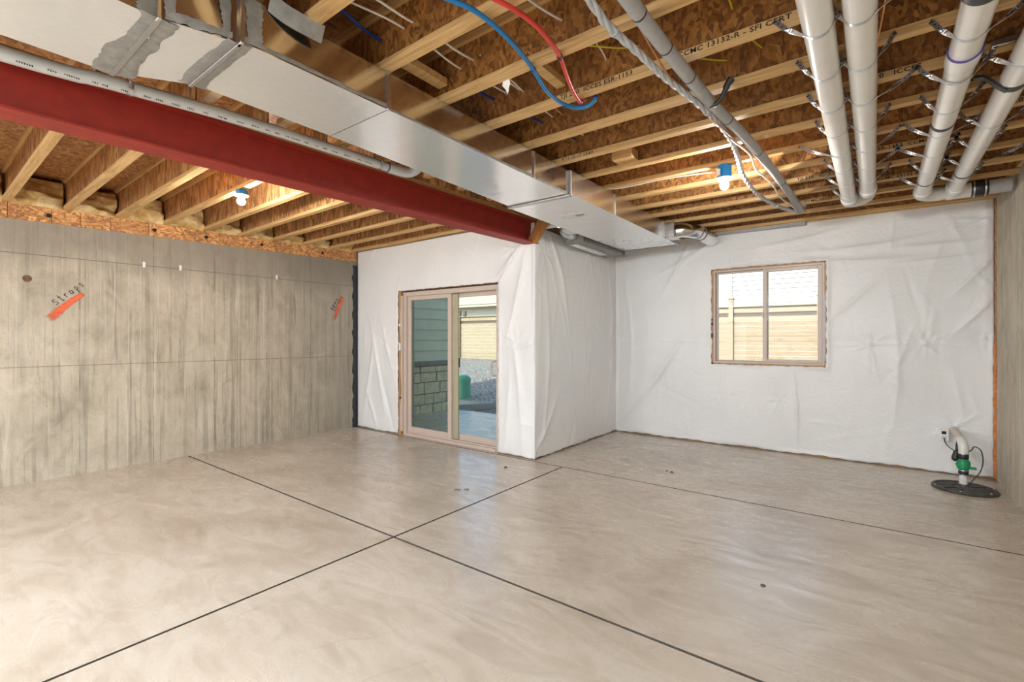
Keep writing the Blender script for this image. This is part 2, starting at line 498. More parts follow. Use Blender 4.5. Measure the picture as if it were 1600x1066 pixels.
class MB:
    def __init__(self):
        self.v, self.f = [], []

    def poly(self, vs, fs):
        o = len(self.v)
        self.v += [tuple(p) for p in vs]
        self.f += [tuple(o+i for i in q) for q in fs]
        return self

    def hexa(self, b, t):
        """b, t: four bottom and four top corners, both counter-clockwise from above"""
        return self.poly(list(b)+list(t), [(3, 2, 1, 0), (4, 5, 6, 7), (0, 1, 5, 4), (1, 2, 6, 5), (2, 3, 7, 6), (3, 0, 4, 7)])

    def box(self, a, b):
        x0, x1 = sorted((a[0], b[0]))
        y0, y1 = sorted((a[1], b[1]))
        z0, z1 = sorted((a[2], b[2]))
        return self.hexa([(x0, y0, z0), (x1, y0, z0), (x1, y1, z0), (x0, y1, z0)],
                         [(x0, y0, z1), (x1, y0, z1), (x1, y1, z1), (x0, y1, z1)])

    def bbox(self, a, b, e=0.004):
        """box with chamfered edges"""
        bm = bmesh.new()
        x0, x1 = sorted((a[0], b[0]))
        y0, y1 = sorted((a[1], b[1]))
        z0, z1 = sorted((a[2], b[2]))
        bmesh.ops.create_cube(bm, size=1.0)
        for w in bm.verts:
            w.co = Vector(((x0+x1)/2+w.co.x*(x1-x0), (y0+y1)/2+w.co.y*(y1-y0), (z0+z1)/2+w.co.z*(z1-z0)))
        bmesh.ops.bevel(bm, geom=list(bm.edges), offset=e, segments=1, affect='EDGES')
        bm.verts.index_update()
        self.poly([tuple(w.co) for w in bm.verts], [[w.index for w in f.verts] for f in bm.faces])
        bm.free()
        return self

    def tube(self, pts, r, seg=12, caps=True, smooth_n=0):
        P = [Vector(p) for p in pts]
        if smooth_n:
            P = spline(P, smooth_n)
        n = len(P)
        R = r if isinstance(r, (list, tuple)) else [r]*n
        if len(R) != n:
            R = [R[min(len(R)-1, int(i*(len(R)-1)/(n-1)+0.5))] for i in range(n)]
        T = []
        for i in range(n):
            d = P[min(n-1, i+1)]-P[max(0, i-1)]
            T.append(d.normalized() if d.length > 1e-9 else Vector((0, 0, 1)))
        up = Vector((0, 0, 1)) if abs(T[0].z) < 0.9 else Vector((1, 0, 0))
        N = (up-T[0]*up.dot(T[0])).normalized()
        vs = []
        for i in range(n):
            N = (N-T[i]*N.dot(T[i])).normalized()
            B = T[i].cross(N)
            for k in range(seg):
                a = 2*PI*k/seg
                vs.append(P[i]+(N*math.cos(a)+B*math.sin(a))*R[i])
        fs = []
        for i in range(n-1):
            for k in range(seg):
                k2 = (k+1) % seg
                fs.append((i*seg+k, i*seg+k2, (i+1)*seg+k2, (i+1)*seg+k))
        if caps:
            fs.append(tuple(range(seg-1, -1, -1)))
            fs.append(tuple((n-1)*seg+k for k in range(seg)))
        return self.poly(vs, fs)

    def lathe(self, c, prof, seg=24, axis='z'):
        """prof: list of (radius, height) about point c"""
        vs, fs = [], []
        for r, h in prof:
            for k in range(seg):
                a = 2*PI*k/seg
                u, w = r*math.cos(a), r*math.sin(a)
                if axis == 'z':
                    vs.append((c[0]+u, c[1]+w, c[2]+h))
                elif axis == 'y':
                    vs.append((c[0]+w, c[1]+h, c[2]+u))
                else:
                    vs.append((c[0]+h, c[1]+u, c[2]+w))
        for i in range(len(prof)-1):
            for k in range(seg):
                k2 = (k+1) % seg
                fs.append((i*seg+k, i*seg+k2, (i+1)*seg+k2, (i+1)*seg+k))
        fs.append(tuple(range(seg-1, -1, -1)))
        fs.append(tuple((len(prof)-1)*seg+k for k in range(seg)))
        return self.poly(vs, fs)

    def ribbon(self, pts, width, thick, wdir, wd2=None):
        """flat strap along pts, its width along wdir"""
        P = [Vector(p) for p in pts]
        W0 = Vector(wdir).normalized()*width/2
        n = len(P)
        vs, fs = [], []
        for i in range(n):
            T = (P[min(n-1, i+1)]-P[max(0, i-1)]).normalized()
            W = W0 if wd2 is None else Vector(wd2[i]).normalized()*width/2
            Nn = T.cross(W).normalized()*thick/2
            vs += [P[i]-W-Nn, P[i]+W-Nn, P[i]+W+Nn, P[i]-W+Nn]
        for i in range(n-1):
            for k in range(4):
                k2 = (k+1) % 4
                fs.append((i*4+k, i*4+k2, (i+1)*4+k2, (i+1)*4+k))
        fs.append((3, 2, 1, 0))
        e = (n-1)*4
        fs.append((e, e+1, e+2, e+3))
        return self.poly(vs, fs)

    def mesh(self, name, m, off=(0, 0, 0), smooth=None):
        me = bpy.data.meshes.new(name)
        me.from_pydata([(p[0]-off[0], p[1]-off[1], p[2]-off[2]) for p in self.v], [], self.f)
        me.materials.append(m)
        bm = bmesh.new()
        bm.from_mesh(me)
        bmesh.ops.recalc_face_normals(bm, faces=bm.faces)
        bm.to_mesh(me)
        bm.free()
        if smooth is not None:
            me.polygons.foreach_set('use_smooth', [True]*len(me.polygons))
            me.set_sharp_from_angle(angle=math.radians(smooth))
        me.update()
        return me


def spline(P, k):
    out = []
    n = len(P)
    for i in range(n-1):
        p0, p1, p2, p3 = P[max(0, i-1)], P[i], P[i+1], P[min(n-1, i+2)]
        for j in range(k):
            t = j/k
            out.append(0.5*((2*p1)+(p2-p0)*t+(2*p0-5*p1+4*p2-p3)*t*t+(3*p1-p0-3*p2+p3)*t**3))
    out.append(P[-1].copy())
    return out


def link(name, me, parent=None):
    o = bpy.data.objects.new(name, me)
    C.objects.link(o)
    if parent is not None:
        o.parent = parent
    return o


def org(o):
    while o.parent is not None:
        o = o.parent
    return tuple(o.location)


def part(name, mb, m, parent, smooth=None, label=None, stuff=False):
    o = link(name, mb.mesh(name, M[m] if isinstance(m, str) else m, org(parent), smooth), parent)
    if label:
        o['label'] = label
    if stuff:
        o['kind'] = 'stuff'
    return o


def thing(name, loc, label, cat, group=None):
    o = link(name, None)
    o.location = loc
    o.empty_display_size = 0.1
    o['label'] = label
    o['category'] = cat
    if group:
        o['group'] = group
    return o


def solo(name, mb, m, loc, label, cat, group=None, smooth=None, kind=None):
    o = link(name, mb.mesh(name, M[m], loc, smooth))
    o.location = loc
    o['label'] = label
    o['category'] = cat
    if group:
        o['group'] = group
    if kind:
        o['kind'] = kind
    return o


def struct(name, mb, m, smooth=None, label=None, cat=None):
    o = link(name, mb.mesh(name, M[m], (0, 0, 0), smooth))
    o['kind'] = 'structure'
    if label:
        o['label'] = label
        o['category'] = cat
    return o


rnd = random.Random(7)
nrs = np.random.RandomState(11)

XL, XR, YD, YW, XJ = -6.3, 0.93, 4.35, 6.42, -3.0
JOIST_Z = 2.69


def ctop(y):
    """top of the cast left wall"""
    return 2.455+0.0165*(max(y, 0.0)-0.6)


# ---------------------------------------------------------------- floor
fl = MB().box((XL-0.3, -4.2, -0.12), (XR+0.25, 6.6, -0.03))
floor = struct('floor', fl, 'joint', label='bare concrete basement floor cut by dark saw joints', cat='floor')
J = 0.0085
XA, Y1, Y2 = -2.607, 2.09, 4.30
for x0, x1, y0, y1 in ((XL-0.2, XA-J, -4.1, Y1-J), (XA+J, XR+0.2, -4.1, Y1-J), (XL-0.2, XA-J, Y1+J, Y2-J),
                       (XA+J, XR+0.2, Y1+J, Y2-J), (XL-0.2, XR+0.2, Y2+J, 6.55)):
    sp_ = part('slab_panel', MB().box((x0, y0, -0.1), (x1, y1, 0.0)), 'floor', floor)
    sp_.data.materials.append(M['joint'])
    for p in sp_.data.polygons:
        if p.normal.z < 0.7:
            p.material_index = 1

# ---------------------------------------------------------------- left wall
w = MB()
w.hexa([(XL-0.25, -4.2, -0.1), (XL, -4.2, -0.1), (XL, 4.6, -0.1), (XL-0.25, 4.6, -0.1)],
       [(XL-0.25, -4.2, ctop(-4)), (XL, -4.2, ctop(-4)), (XL, 4.6, ctop(4.6)), (XL-0.25, 4.6, ctop(4.6))])
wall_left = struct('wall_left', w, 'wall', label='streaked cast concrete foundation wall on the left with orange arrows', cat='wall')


def plate_top(y):
    return ctop(y)+0.145


cuts = [-4.0, -2.8, -1.6, -0.5, 0.35, 0.655, 0.95, 1.16, 1.39, 1.72, 2.16, 2.42, 2.70, 3.10, 3.46, 3.73, 3.99, 4.33]
for a, b in zip(cuts[:-1], cuts[1:]):
    a2, b2 = a+0.002, b-0.002
    x0, x1 = XL-0.16, XL+0.015+rnd.uniform(-0.004, 0.004)
    m = MB().hexa([(x0, a2, ctop(a)), (x1, a2, ctop(a)), (x1, b2, ctop(b)), (x0, b2, ctop(b))],
                  [(x0, a2, plate_top(a)), (x1, a2, plate_top(a)), (x1, b2, plate_top(b)), (x0, b2, plate_top(b))])
    part('sill_board', m, 'osb_plate', wall_left)
for yb in (0.93, 1.77, 2.28, 2.92, 3.77):
    zc = ctop(yb)+0.07
    m = MB().lathe((XL+0.010, yb, zc), [(0.002, 0.014), (0.016, 0.013), (0.021, 0.008), (0.021, -0.01)], 6, 'x')
    part('anchor_bolt', m, 'dark', wall_left)
for yb, zb in ((1.68, 2.155), (2.02, 2.16), (3.12, 2.165)):
    m = MB().bbox((XL-0.01, yb-0.012, zb-0.03), (XL+0.004, yb+0.012, zb+0.03), 0.003)
    part('form_tie', m, 'white', wall_left)
m = MB().lathe((XL-0.002, 0.785, 1.915), [(0.035, 0.0), (0.030, 0.006), (0.012, 0.008)], 9, 'x')
part('rust_patch', m, simple('rust', (0.17, 0.09, 0.05), 0.9, var=0.4), wall_left)


def painted(name, pts, wid, mname, cover, parent, off=0.0015):
    """flat painted stroke on the left wall: pts in (y, z)"""
    P = [Vector((0, p[0], p[1])) for p in pts]
    P = spline(P, 6)
    n = len(P)
    vs, fs, cv = [], [], []
    cols = (-1, -0.45, 0.45, 1)
    for i, p in enumerate(P):
        T = (P[min(n-1, i+1)]-P[max(0, i-1)]).normalized()
        Nn = Vector((0, -T.z, T.y))
        t = i/(n-1)
        wd = wid[0]*(1-t)+wid[1]*t
        for c in cols:
            q = p+Nn*c*wd
            vs.append((XL+off, q.y, q.z))
            edge = 1.0 if abs(c) < 0.9 else 0.0
            endf = min(1, t*5, (1-t)*9+0.25)
            cv.append(edge*(cover[0]*(1-t)+cover[1]*t)*endf)
    k = len(cols)
    for i in range(n-1):
        for j in range(k-1):
            fs.append((i*k+j, i*k+j+1, (i+1)*k+j+1, (i+1)*k+j))
    me = bpy.data.meshes.new(name)
    me.from_pydata(vs, [], fs)
    at = me.attributes.new('cover', 'FLOAT', 'POINT')
    at.data.foreach_set('value', cv)
    me.materials.append(M[mname])
    return link(name, me, parent)


a1 = painted('spray_arrow', [(0.915, 1.535), (0.965, 1.575), (1.04, 1.665), (1.115, 1.74), (1.185, 1.80)], (0.055, 0.024), 'spray', (0.42, 0.85), wall_left)
a1['label'] = 'orange spray-painted arrow beside black handwriting, far left of wall'
a2 = painted('spray_arrow', [(3.955, 1.60), (3.985, 1.68), (4.03, 1.80), (4.075, 1.90), (4.105, 1.975)], (0.030, 0.035), 'spray', (0.35, 0.85), wall_left)
a2['label'] = 'orange spray-painted arrow near the black membrane corner'


def scribble(word, y0, z0, ang, h, adv, thick, parent):
    """handwritten marker letters from stroke lists, laid along a slanted line on the left wall"""
    G = {'S': [[(0.75, 0.85), (0.35, 1.0), (0.1, 0.72), (0.6, 0.42), (0.5, 0.05), (0.0, 0.1)]],
         't': [[(0.35, 1.3), (0.38, 0.05), (0.6, 0.0)], [(0.1, 0.85), (0.65, 0.85)]],
         'r': [[(0.15, 0.75), (0.2, 0.0)], [(0.2, 0.45), (0.45, 0.75), (0.65, 0.68)]],
         'a': [[(0.6, 0.65), (0.2, 0.65), (0.08, 0.2), (0.35, 0.0), (0.58, 0.3), (0.6, 0.68), (0.62, 0.0)]],
         'p': [[(0.15, 0.7), (0.18, -0.55)], [(0.16, 0.6), (0.5, 0.72), (0.62, 0.3), (0.2, 0.08)]],
         's': [[(0.58, 0.62), (0.25, 0.7), (0.18, 0.45), (0.52, 0.25), (0.4, 0.0), (0.08, 0.05)]],
         'o': [[(0.35, 0.7), (0.08, 0.35), (0.35, 0.0), (0.6, 0.35), (0.35, 0.7)]],
         'e': [[(0.1, 0.38), (0.58, 0.4), (0.35, 0.72), (0.1, 0.35), (0.35, 0.0), (0.6, 0.12)]],
         'n': [[(0.12, 0.7), (0.15, 0.0)], [(0.15, 0.5), (0.42, 0.72), (0.55, 0.4), (0.58, 0.0)]]}
    m = MB()
    ca, sa = math.cos(ang), math.sin(ang)
    u = 0.0
    for ch in word:
        for st in G[ch]:
            pts = []
            for a, b in st:
                x, z = (u+a*h*0.8), b*h
                pts.append(Vector((XL+0.0025, y0+x*ca-z*sa, z0+x*sa+z*ca)))
            pts = spline(pts, 4)
            m.ribbon(pts, 0.001, thick, (1, 0, 0))
        u += adv
    return part('handwriting', m, 'ink', parent)


h1 = scribble('Straps', 0.985, 1.675, 0.80, 0.052, 0.053, 0.0055, wall_left)
h1['label'] = 'black handwritten word beside the far left orange arrow'
h2 = scribble('open', 3.93, 1.765, 1.0, 0.05, 0.052, 0.007, wall_left)
h3 = scribble('Straps', 3.975, 1.745, 1.05, 0.045, 0.044, 0.006, wall_left)
for q in (h2, h3):
    q['label'] = 'black handwritten word beside the orange arrow near the corner'

# black waterproof membrane strip in the left corner
m = MB()
zs = [i*0.06 for i in range(42)]
for a, b in zip(zs[:-1], zs[1:]):
    da, db = [0.075+0.012*math.sin(q*23)+0.008*math.sin(q*61+1) for q in (a, b)]
    m.hexa([(XL, YD-da, a), (XL+0.012, YD-da, a), (XL+0.012, YD+0.03, a), (XL, YD+0.03, a)],
           [(XL, YD-db, b), (XL+0.012, YD-db, b), (XL+0.012, YD+0.03, b), (XL, YD+0.03, b)])
struct('trim_1', m, 'membrane', label='black waterproof membrane strip down the left corner', cat='membrane')

# ---------------------------------------------------------------- right wall, back wall
wr = MB().box((XR, -4.2, -0.1), (XR+0.25, 6.6, 2.72))
struct('wall_right', wr, 'wall_plain', label='cast concrete foundation wall on the right', cat='wall')
wb = MB().box((XL-0.25, -4.35, -0.1), (XR+0.25, -4.15, 2.97))
struct('wall_back', wb, 'wall_plain')

# ---------------------------------------------------------------- framed walls (behind the insulation)
TW = 2.69


def frame_wall(name, x0, x1, y0, y1, op, mat='stud'):
    m = MB()
    ox0, ox1, oz0, oz1 = op
    m.box((x0, y0, -0.02), (ox0, y1, TW))
    m.box((ox1, y0, -0.02), (x1, y1, TW))
    m.box((ox0, y0, oz1), (ox1, y1, TW))
    if oz0 > 0.05:
        m.box((ox0, y0, -0.02), (ox1, y1, oz0))
    return struct(name, m, mat)


DX0, DX1, DZ1 = -5.33, -3.52, 2.015
frame_wall('wall_door_side', XL-0.02, XJ-0.04, YD+0.035, YD+0.19, (DX0, DX1, -0.02, DZ1))
WX0, WX1, WZ0, WZ1 = -1.66, -0.427, 1.026, 2.235
frame_wall('wall_window_side', XJ-0.2, XR+0.02, YW+0.035, YW+0.19, (WX0, WX1, WZ0, WZ1))
struct('wall_jog', MB().box((XJ-0.19, YD+0.19, -0.02), (XJ-0.035, YW+0.1, TW)), 'stud')
struct('trim_2', MB().box((XL, YD+0.02, 2.655), (XJ-0.1, YD+0.10, 2.70)).box((XL, YD-0.03, 2.675), (XJ-0.1, YD+0.10, 2.712)), 'flange',
       label='wooden top plate above the patio door wall', cat='plate')
struct('trim_3', MB().box((-2.9, YW-0.03, 2.695), (XR, YW+0.15, 2.73)), 'flange', label='wooden top plate above the window wall', cat='plate')

# ---------------------------------------------------------------- insulation blankets


def blanket(name, loc, label, org_, udir, ndir, U0, U1, Z0, Z1, holes, creases, stars, seams, step=0.0165, ztop=None, edge_taper=(True, True)):
    """white poly-faced insulation hung on a wall, puckered and creased in real relief"""
    nu = int((U1-U0)/step)+1
    nz = int((Z1-Z0)/step)+1
    u = np.linspace(U0, U1, nu)
    z = np.linspace(Z0, Z1, nz)
    # snap grid lines to hole borders
    for (a, b, c, d) in holes:
        for val in (a, b):
            u[np.argmin(abs(u-val))] = val
        for val in (c, d):
            if Z0 < val < Z1:
                z[np.argmin(abs(z-val))] = val
    UU, ZZ = np.meshgrid(u, z, indexing='ij')
    H = np.zeros_like(UU)
    for _ in range(7):
        fu, fz = nrs.uniform(0.6, 2.6), nrs.uniform(0.3, 1.8)
        H += 0.006*np.sin(UU*fu*2+nrs.uniform(0, 6)+0.8*np.sin(ZZ*fz*2+nrs.uniform(0, 6)))
    allc = list(creases)
    for _ in range(int((U1-U0)*30)):
        cu, cz = nrs.uniform(U0, U1), nrs.uniform(Z0, Z1)
        ang = nrs.choice([PI/2+nrs.uniform(-0.45, 0.45), nrs.uniform(0, PI)], p=[0.72, 0.28])
        allc.append((cu, cz, ang, nrs.uniform(0.08, 0.34), nrs.uniform(0.010, 0.024), nrs.uniform(-0.006, 0.008)))
    for (su, sz, k, ln) in stars:
        for q in range(k):
            a = 2*PI*q/k+nrs.uniform(-0.3, 0.3)
            L = ln*nrs.uniform(0.6, 1.3)
            allc.append((su+math.cos(a)*L*0.55, sz+math.sin(a)*L*0.55, a, L*0.6, nrs.uniform(0.007, 0.013), nrs.uniform(0.005, 0.012)))
        H -= 0.014*np.exp(-((UU-su)**2+(ZZ-sz)**2)/0.006)
    for cu, cz, a, L, wd, amp in allc:
        t = (UU-cu)*math.cos(a)+(ZZ-cz)*math.sin(a)
        s = -(UU-cu)*math.sin(a)+(ZZ-cz)*math.cos(a)+0.10*t*t*np.sign(amp)*(1 if int(abs(cu)*1000) % 2 else -1)
        H += 1.5*amp*np.exp(-np.abs(s)/wd)*np.exp(-(t/L)**2)
    for (zc, a, b) in seams:
        H += 0.010*np.exp(-np.abs(ZZ-zc-0.012*np.sin(UU*5))/0.014)*((UU > a) & (UU < b))
        H -= 0.012*np.exp(-((ZZ-zc)/0.10)**2)*((UU > a) & (UU < b))
    # hold down at sides, openings, bottom
    tp = np.ones_like(UU)
    if edge_taper[0]:
        tp *= np.clip((UU-U0)/0.05, 0, 1)
    if edge_taper[1]:
        tp *= np.clip((U1-UU)/0.05, 0, 1)
    tp *= np.clip((ZZ-Z0)/0.05+0.25, 0, 1)
    for (a, b, c, d) in holes:
        du = np.maximum(np.maximum(a-UU, UU-b), 0)
        dz = np.maximum(np.maximum(c-ZZ, ZZ-d), 0)
        tp *= np.clip(np.sqrt(du**2+dz**2)/0.06+0.15, 0, 1)
    H = H*tp
    # ragged cut edges along openings, foot and free edge
    jit = 0.004*(np.sin(UU*31+ZZ*17)+np.sin(UU*67-ZZ*53))
    UP, ZP = UU.copy(), ZZ.copy()
    for (a, b, c, d) in holes:
        ins = (ZZ >= c-0.01) & (ZZ <= d+0.01)
        UP += np.where((np.abs(UU-a) < 1e-6) & ins, jit, 0)
        UP += np.where((np.abs(UU-b) < 1e-6) & ins, jit, 0)
        inu = (UU >= a-0.01) & (UU <= b+0.01)
        ZP += np.where((np.abs(ZZ-d) < 1e-6) & inu, jit*0.6, 0)
        ZP += np.where((np.abs(ZZ-c) < 1e-6) & inu, jit*0.6, 0)
    ZP[:, 0] += 0.006*np.sin(u*9)+0.004*np.sin(u*37)
    if ztop is not None:
        tt = np.array([ztop(q) for q in u])
        k = np.clip((ZZ-(Z1-0.35))/0.35, 0, 1)
        ZP = ZP+k*(tt[:, None]-Z1)
    PX = org_[0]+udir[0]*UP+ndir[0]*H
    PY = org_[1]+udir[1]*UP+ndir[1]*H
    pts = np.stack([PX-loc[0], PY-loc[1], ZP-loc[2]], -1).reshape(-1, 3)
    fs = []
    for i in range(nu-1):
        um = (u[i]+u[i+1])/2
        for j in range(nz-1):
            zm = (z[j]+z[j+1])/2
            if any(a < um < b and c < zm < d for a, b, c, d in holes):
                continue
            fs.append((i*nz+j, (i+1)*nz+j, (i+1)*nz+j+1, i*nz+j+1))
    me = bpy.data.meshes.new(name)
    me.from_pydata(pts.tolist(), [], fs)
    me.materials.append(M['poly'])
    me.polygons.foreach_set('use_smooth', [True]*len(me.polygons))
    bm = bmesh.new()
    bm.from_mesh(me)
    lone = [q for q in bm.verts if not q.link_faces]
    bmesh.ops.delete(bm, geom=lone, context='VERTS')
    bm.to_mesh(me)
    bm.free()
    o = link(name, me)
    o.location = loc
    sol = o.modifiers.new('thickness', 'SOLIDIFY')
    sol.thickness = 0.004
    sol.offset = 0
    o['label'] = label
    o['category'] = 'insulation'
    return o


V = PI/2
# door wall: u = x, outward normal is -y
cr = [(-5.75, 0.95, V+0.25, 0.5, 0.03, 0.030), (-5.95, 0.8, V-0.2, 0.5, 0.03, 0.024), (-5.55, 1.25, V+0.35, 0.35, 0.025, 0.022),
      (-5.6, 0.5, V+0.3, 0.5, 0.03, -0.024), (-3.22, 1.9, V-0.25, 0.5, 0.03, 0.022), (-3.35, 2.2, V-0.6, 0.35, 0.022, 0.020),
      (-3.28, 2.3, V-0.8, 0.35, 0.022, 0.020), (-3.20, 0.75, V+0.12, 0.6, 0.035, 0.026), (-3.36, 0.55, V-0.06, 0.5, 0.03, 0.018),
      (-3.12, 1.28, 0.2, 0.2, 0.02, 0.016), (-5.9, 0.35, V+0.4, 0.3, 0.02, 0.02)]
blanket('insulation_blanket', (-4.6, YD, 0), 'white poly-faced insulation sheet around the sliding patio door', (0, YD), (1, 0), (0, -1),
        XL+0.02, XJ, 0.012, 2.665, [(DX0, DX1, -1.0, DZ1)], cr,
        [(-5.62, 1.35, 9, 0.22), (-3.25, 1.32, 7, 0.14), (-3.3, 2.38, 7, 0.18)], [],
        edge_taper=(True, True), ztop=lambda q: 2.665)
# jog wall: u = y, outward normal +x
blanket('insulation_blanket', (XJ, 5.4, 0), 'white insulation sheet on the short return wall beside the patio door', (XJ, 0), (0, 1), (1, 0),
        YD, YW, 0.012, 2.60, [], [(4.62, 1.0, V-0.05, 0.8, 0.03, 0.02), (4.95, 2.0, V+0.35, 0.4, 0.03, 0.022), (4.6, 0.35, 0.9, 0.35, 0.03, 0.02),
                                  (6.3, 1.4, V, 1.0, 0.03, 0.018), (4.8, 2.3, V+0.5, 0.3, 0.02, 0.02)],
        [(4.55, 2.35, 6, 0.2), (4.6, 0.2, 6, 0.15)], [(0.78, 4.6, 5.7)], ztop=lambda q: 2.60 if q < 5.0 else 2.60-0.03*min(1, q-5.0))
# window wall
cr = [(-2.55, 0.6, 0.9, 0.6, 0.03, 0.022), (-2.3, 0.9, 1.0, 0.5, 0.03, 0.02), (-2.75, 1.2, V, 0.8, 0.035, 0.02), (-0.72, 0.55, V+0.05, 0.35, 0.012, 0.022),
      (-1.5, 0.6, V, 0.45, 0.018, 0.016), (-2.1, 2.3, 1.1, 0.4, 0.03, 0.02), (-1.9, 2.45, 0.5, 0.4, 0.02, 0.018), (-0.7, 2.5, 0.15, 0.35, 0.02, 0.012),
      (-0.1, 2.35, 0.05, 0.4, 0.02, 0.014), (-0.1, 2.2, -0.05, 0.4, 0.02, 0.012), (0.5, 2.3, 0.0, 0.3, 0.02, 0.013), (0.5, 2.15, 0.05, 0.3, 0.02, 0.012),
      (0.2, 1.05, V, 0.6, 0.04, 0.016), (-0.2, 1.75, 0.75, 0.3, 0.025, 0.014), (0.8, 1.6, 0.9, 0.2, 0.02, 0.02), (0.8, 2.0, 0.9, 0.2, 0.02, 0.02)]
blanket('insulation_blanket', (-1.0, YW, 0), 'large white insulation sheet around the slider window', (0, YW), (1, 0), (0, -1),
        XJ, XR-0.012, 0.015, 2.70, [(WX0, WX1, WZ0, WZ1)], cr,
        [(0.42, 1.30, 11, 0.16), (-0.02, 1.28, 7, 0.12), (0.85, 1.36, 8, 0.14), (0.64, 0.46, 10, 0.16), (-0.9, 0.62, 6, 0.10), (0.86, 2.5, 7, 0.15), (0.86, 1.9, 6, 0.1)],
        [(1.31, -3.0, -1.66), (1.29, -0.4, 0.9)], ztop=lambda q: 2.66+0.04*min(1, max(0, (q+2.7)/1.0)))
# expanding foam in the right corner
m = MB()
zs = [0.02+i*0.05 for i in range(54)]
P = [(XR-0.005+0.004*math.sin(q*40), YW-0.022+0.006*math.sin(q*29), q) for q in zs]
m.tube(P, [(0.012+0.006*math.sin(q*51)**2)*(1.0 if q < 1.32 else 0.35) for q in zs], 8)
struct('trim_4', m, 'orangefoam', 60, label='bead of orange expanding foam down the right corner', cat='foam')

# ---------------------------------------------------------------- patio door
door = link('door_1', None)
door.location = (-4.4, YD, 0)
door['kind'] = 'structure'
door['label'] = 'tan sliding glass patio door with two panels'
door['category'] = 'door'
fx0, fx1, fz0, fz1 = -5.255, -3.535, 0.0, 1.995
m = MB()
m.bbox((fx0, 4.375, fz0), (fx0+0.062, 4.53, fz1))
part('jamb', m, 'vinyl', door)
part('jamb', MB().bbox((fx1-0.035, 4.375, fz0), (fx1, 4.53, fz1)), 'vinyl', door)
part('head', MB().bbox((fx0+0.06, 4.375, fz1-0.06), (fx1-0.035, 4.53, fz1)), 'vinyl', door)
m = MB().bbox((fx0+0.06, 4.362, 0.0), (fx1-0.035, 4.53, 0.035)).bbox((fx0+0.06, 4.40, 0.035), (fx1-0.035, 4.412, 0.052), 0.002)
part('sill', m, 'vinyl', door)


def sash(name, x0, x1, z0, z1, y0, y1, st, tr, br, mat, gl, parent):
    m = MB()
    m.bbox((x0, y0, z0), (x0+st, y1, z1))
    m.bbox((x1-st, y0, z0), (x1, y1, z1))
    m.bbox((x0+st, y0, z1-tr), (x1-st, y1, z1))
    m.bbox((x0+st, y0, z0), (x1-st, y1, z0+br))
    s = part(name, m, mat, parent)
    part('glass_pane', MB().box((x0+st-0.005, (y0+y1)/2-0.003, z0+br-0.005), (x1-st+0.005, (y0+y1)/2+0.003, z1-tr+0.005)), gl, s)
    return s


s1 = sash('door_panel', -5.19, -4.345, 0.05, 1.94, 4.405, 4.445, 0.065, 0.06, 0.075, 'vinyl', 'glass_t', door)
s1['label'] = 'left glass door panel with teal tinted pane'
s2 = sash('door_panel', -4.37, -3.575, 0.036, 1.94, 4.47, 4.51, 0.058, 0.055, 0.085, 'vinyl', 'glass_c', door)
s2['label'] = 'right glass door panel with pull handle'
part('interlock', MB().bbox((-4.35, 4.446, 0.05), (-4.26, 4.469, 1.93), 0.003), 'vinyl_in', s2)
part('latch', MB().bbox((-4.262, 4.455, 0.98), (-4.245, 4.47, 1.10), 0.003), 'black', s2)
hp = [(-3.60, 4.45, 0.90), (-3.63, 4.40, 0.905), (-3.655, 4.385, 0.94), (-3.66, 4.38, 0.99), (-3.655, 4.385, 1.04), (-3.63, 4.40, 1.075), (-3.60, 4.45, 1.08)]
part('handle', MB().tube(hp, 0.011, 10, smooth_n=4), 'vinyl', s2, 50)
# rough-opening stud strip left of the door with torn wrap
m = MB().box((DX0+0.002, YD+0.01, 0), (DX0+0.045, YD+0.06, DZ1))
part('jack_stud', m, 'stud', door)
m = MB()
zs = [0.05+0.1*i for i in range(20)]
for a, b in zip(zs[:-1], zs[1:]):
    wa, wb_ = [0.028+0.018*math.sin(q*7)*math.sin(q*3.1) for q in (a, b)]
    m.hexa([(fx0-wa, YD+0.005, a), (fx0+0.01, YD+0.005, a), (fx0+0.01, YD+0.02, a), (fx0-wa, YD+0.02, a)],
           [(fx0-wb_, YD+0.005, b), (fx0+0.01, YD+0.005, b), (fx0+0.01, YD+0.02, b), (fx0-wb_, YD+0.02, b)])
part('wrap_strip', m, 'vinyl', door)
part('shim', MB().bbox((DX0+0.01, YD-0.002, 1.18), (DX0+0.045, YD+0.02, 1.29), 0.004), 'white', door)
part('shim', MB().bbox((DX0+0.01, YD-0.002, 1.52), (DX0+0.04, YD+0.02, 1.56), 0.004), 'white', door)
part('shim', MB().bbox((DX0+0.03, YD-0.002, 0.50), (DX0+0.055, YD+0.02, 0.53), 0.004), 'dark', door)

# ---------------------------------------------------------------- window
win = link('window_1', None)
win.location = (-1.04, YW, 1.02)
win['kind'] = 'structure'
win['label'] = 'tan framed two-pane slider window in the white insulated wall'
win['category'] = 'window'
m = MB()
a0, a1_, b0, b1 = WX0+0.012, WX1-0.012, WZ0+0.012, WZ1-0.012
m.bbox((a0, 6.435, b0), (a0+0.028, 6.53, b1))
m.bbox((a1_-0.028, 6.435, b0), (a1_, 6.53, b1))
m.bbox((a0+0.028, 6.435, b1-0.028), (a1_-0.028, 6.53, b1))
m.bbox((a0+0.028, 6.435, b0), (a1_-0.028, 6.53, b0+0.028))
part('window_frame', m, 'vinyl', win)
sash('window_sash', a0+0.026, -1.02, b0+0.026, b1-0.026, 6.485, 6.515, 0.028, 0.024, 0.014, 'vinyl', 'glass_w', win)
sash('window_sash', -1.075, a1_-0.026, b0+0.026, b1-0.026, 6.445, 6.478, 0.045, 0.042, 0.036, 'vinyl', 'glass_w', win)
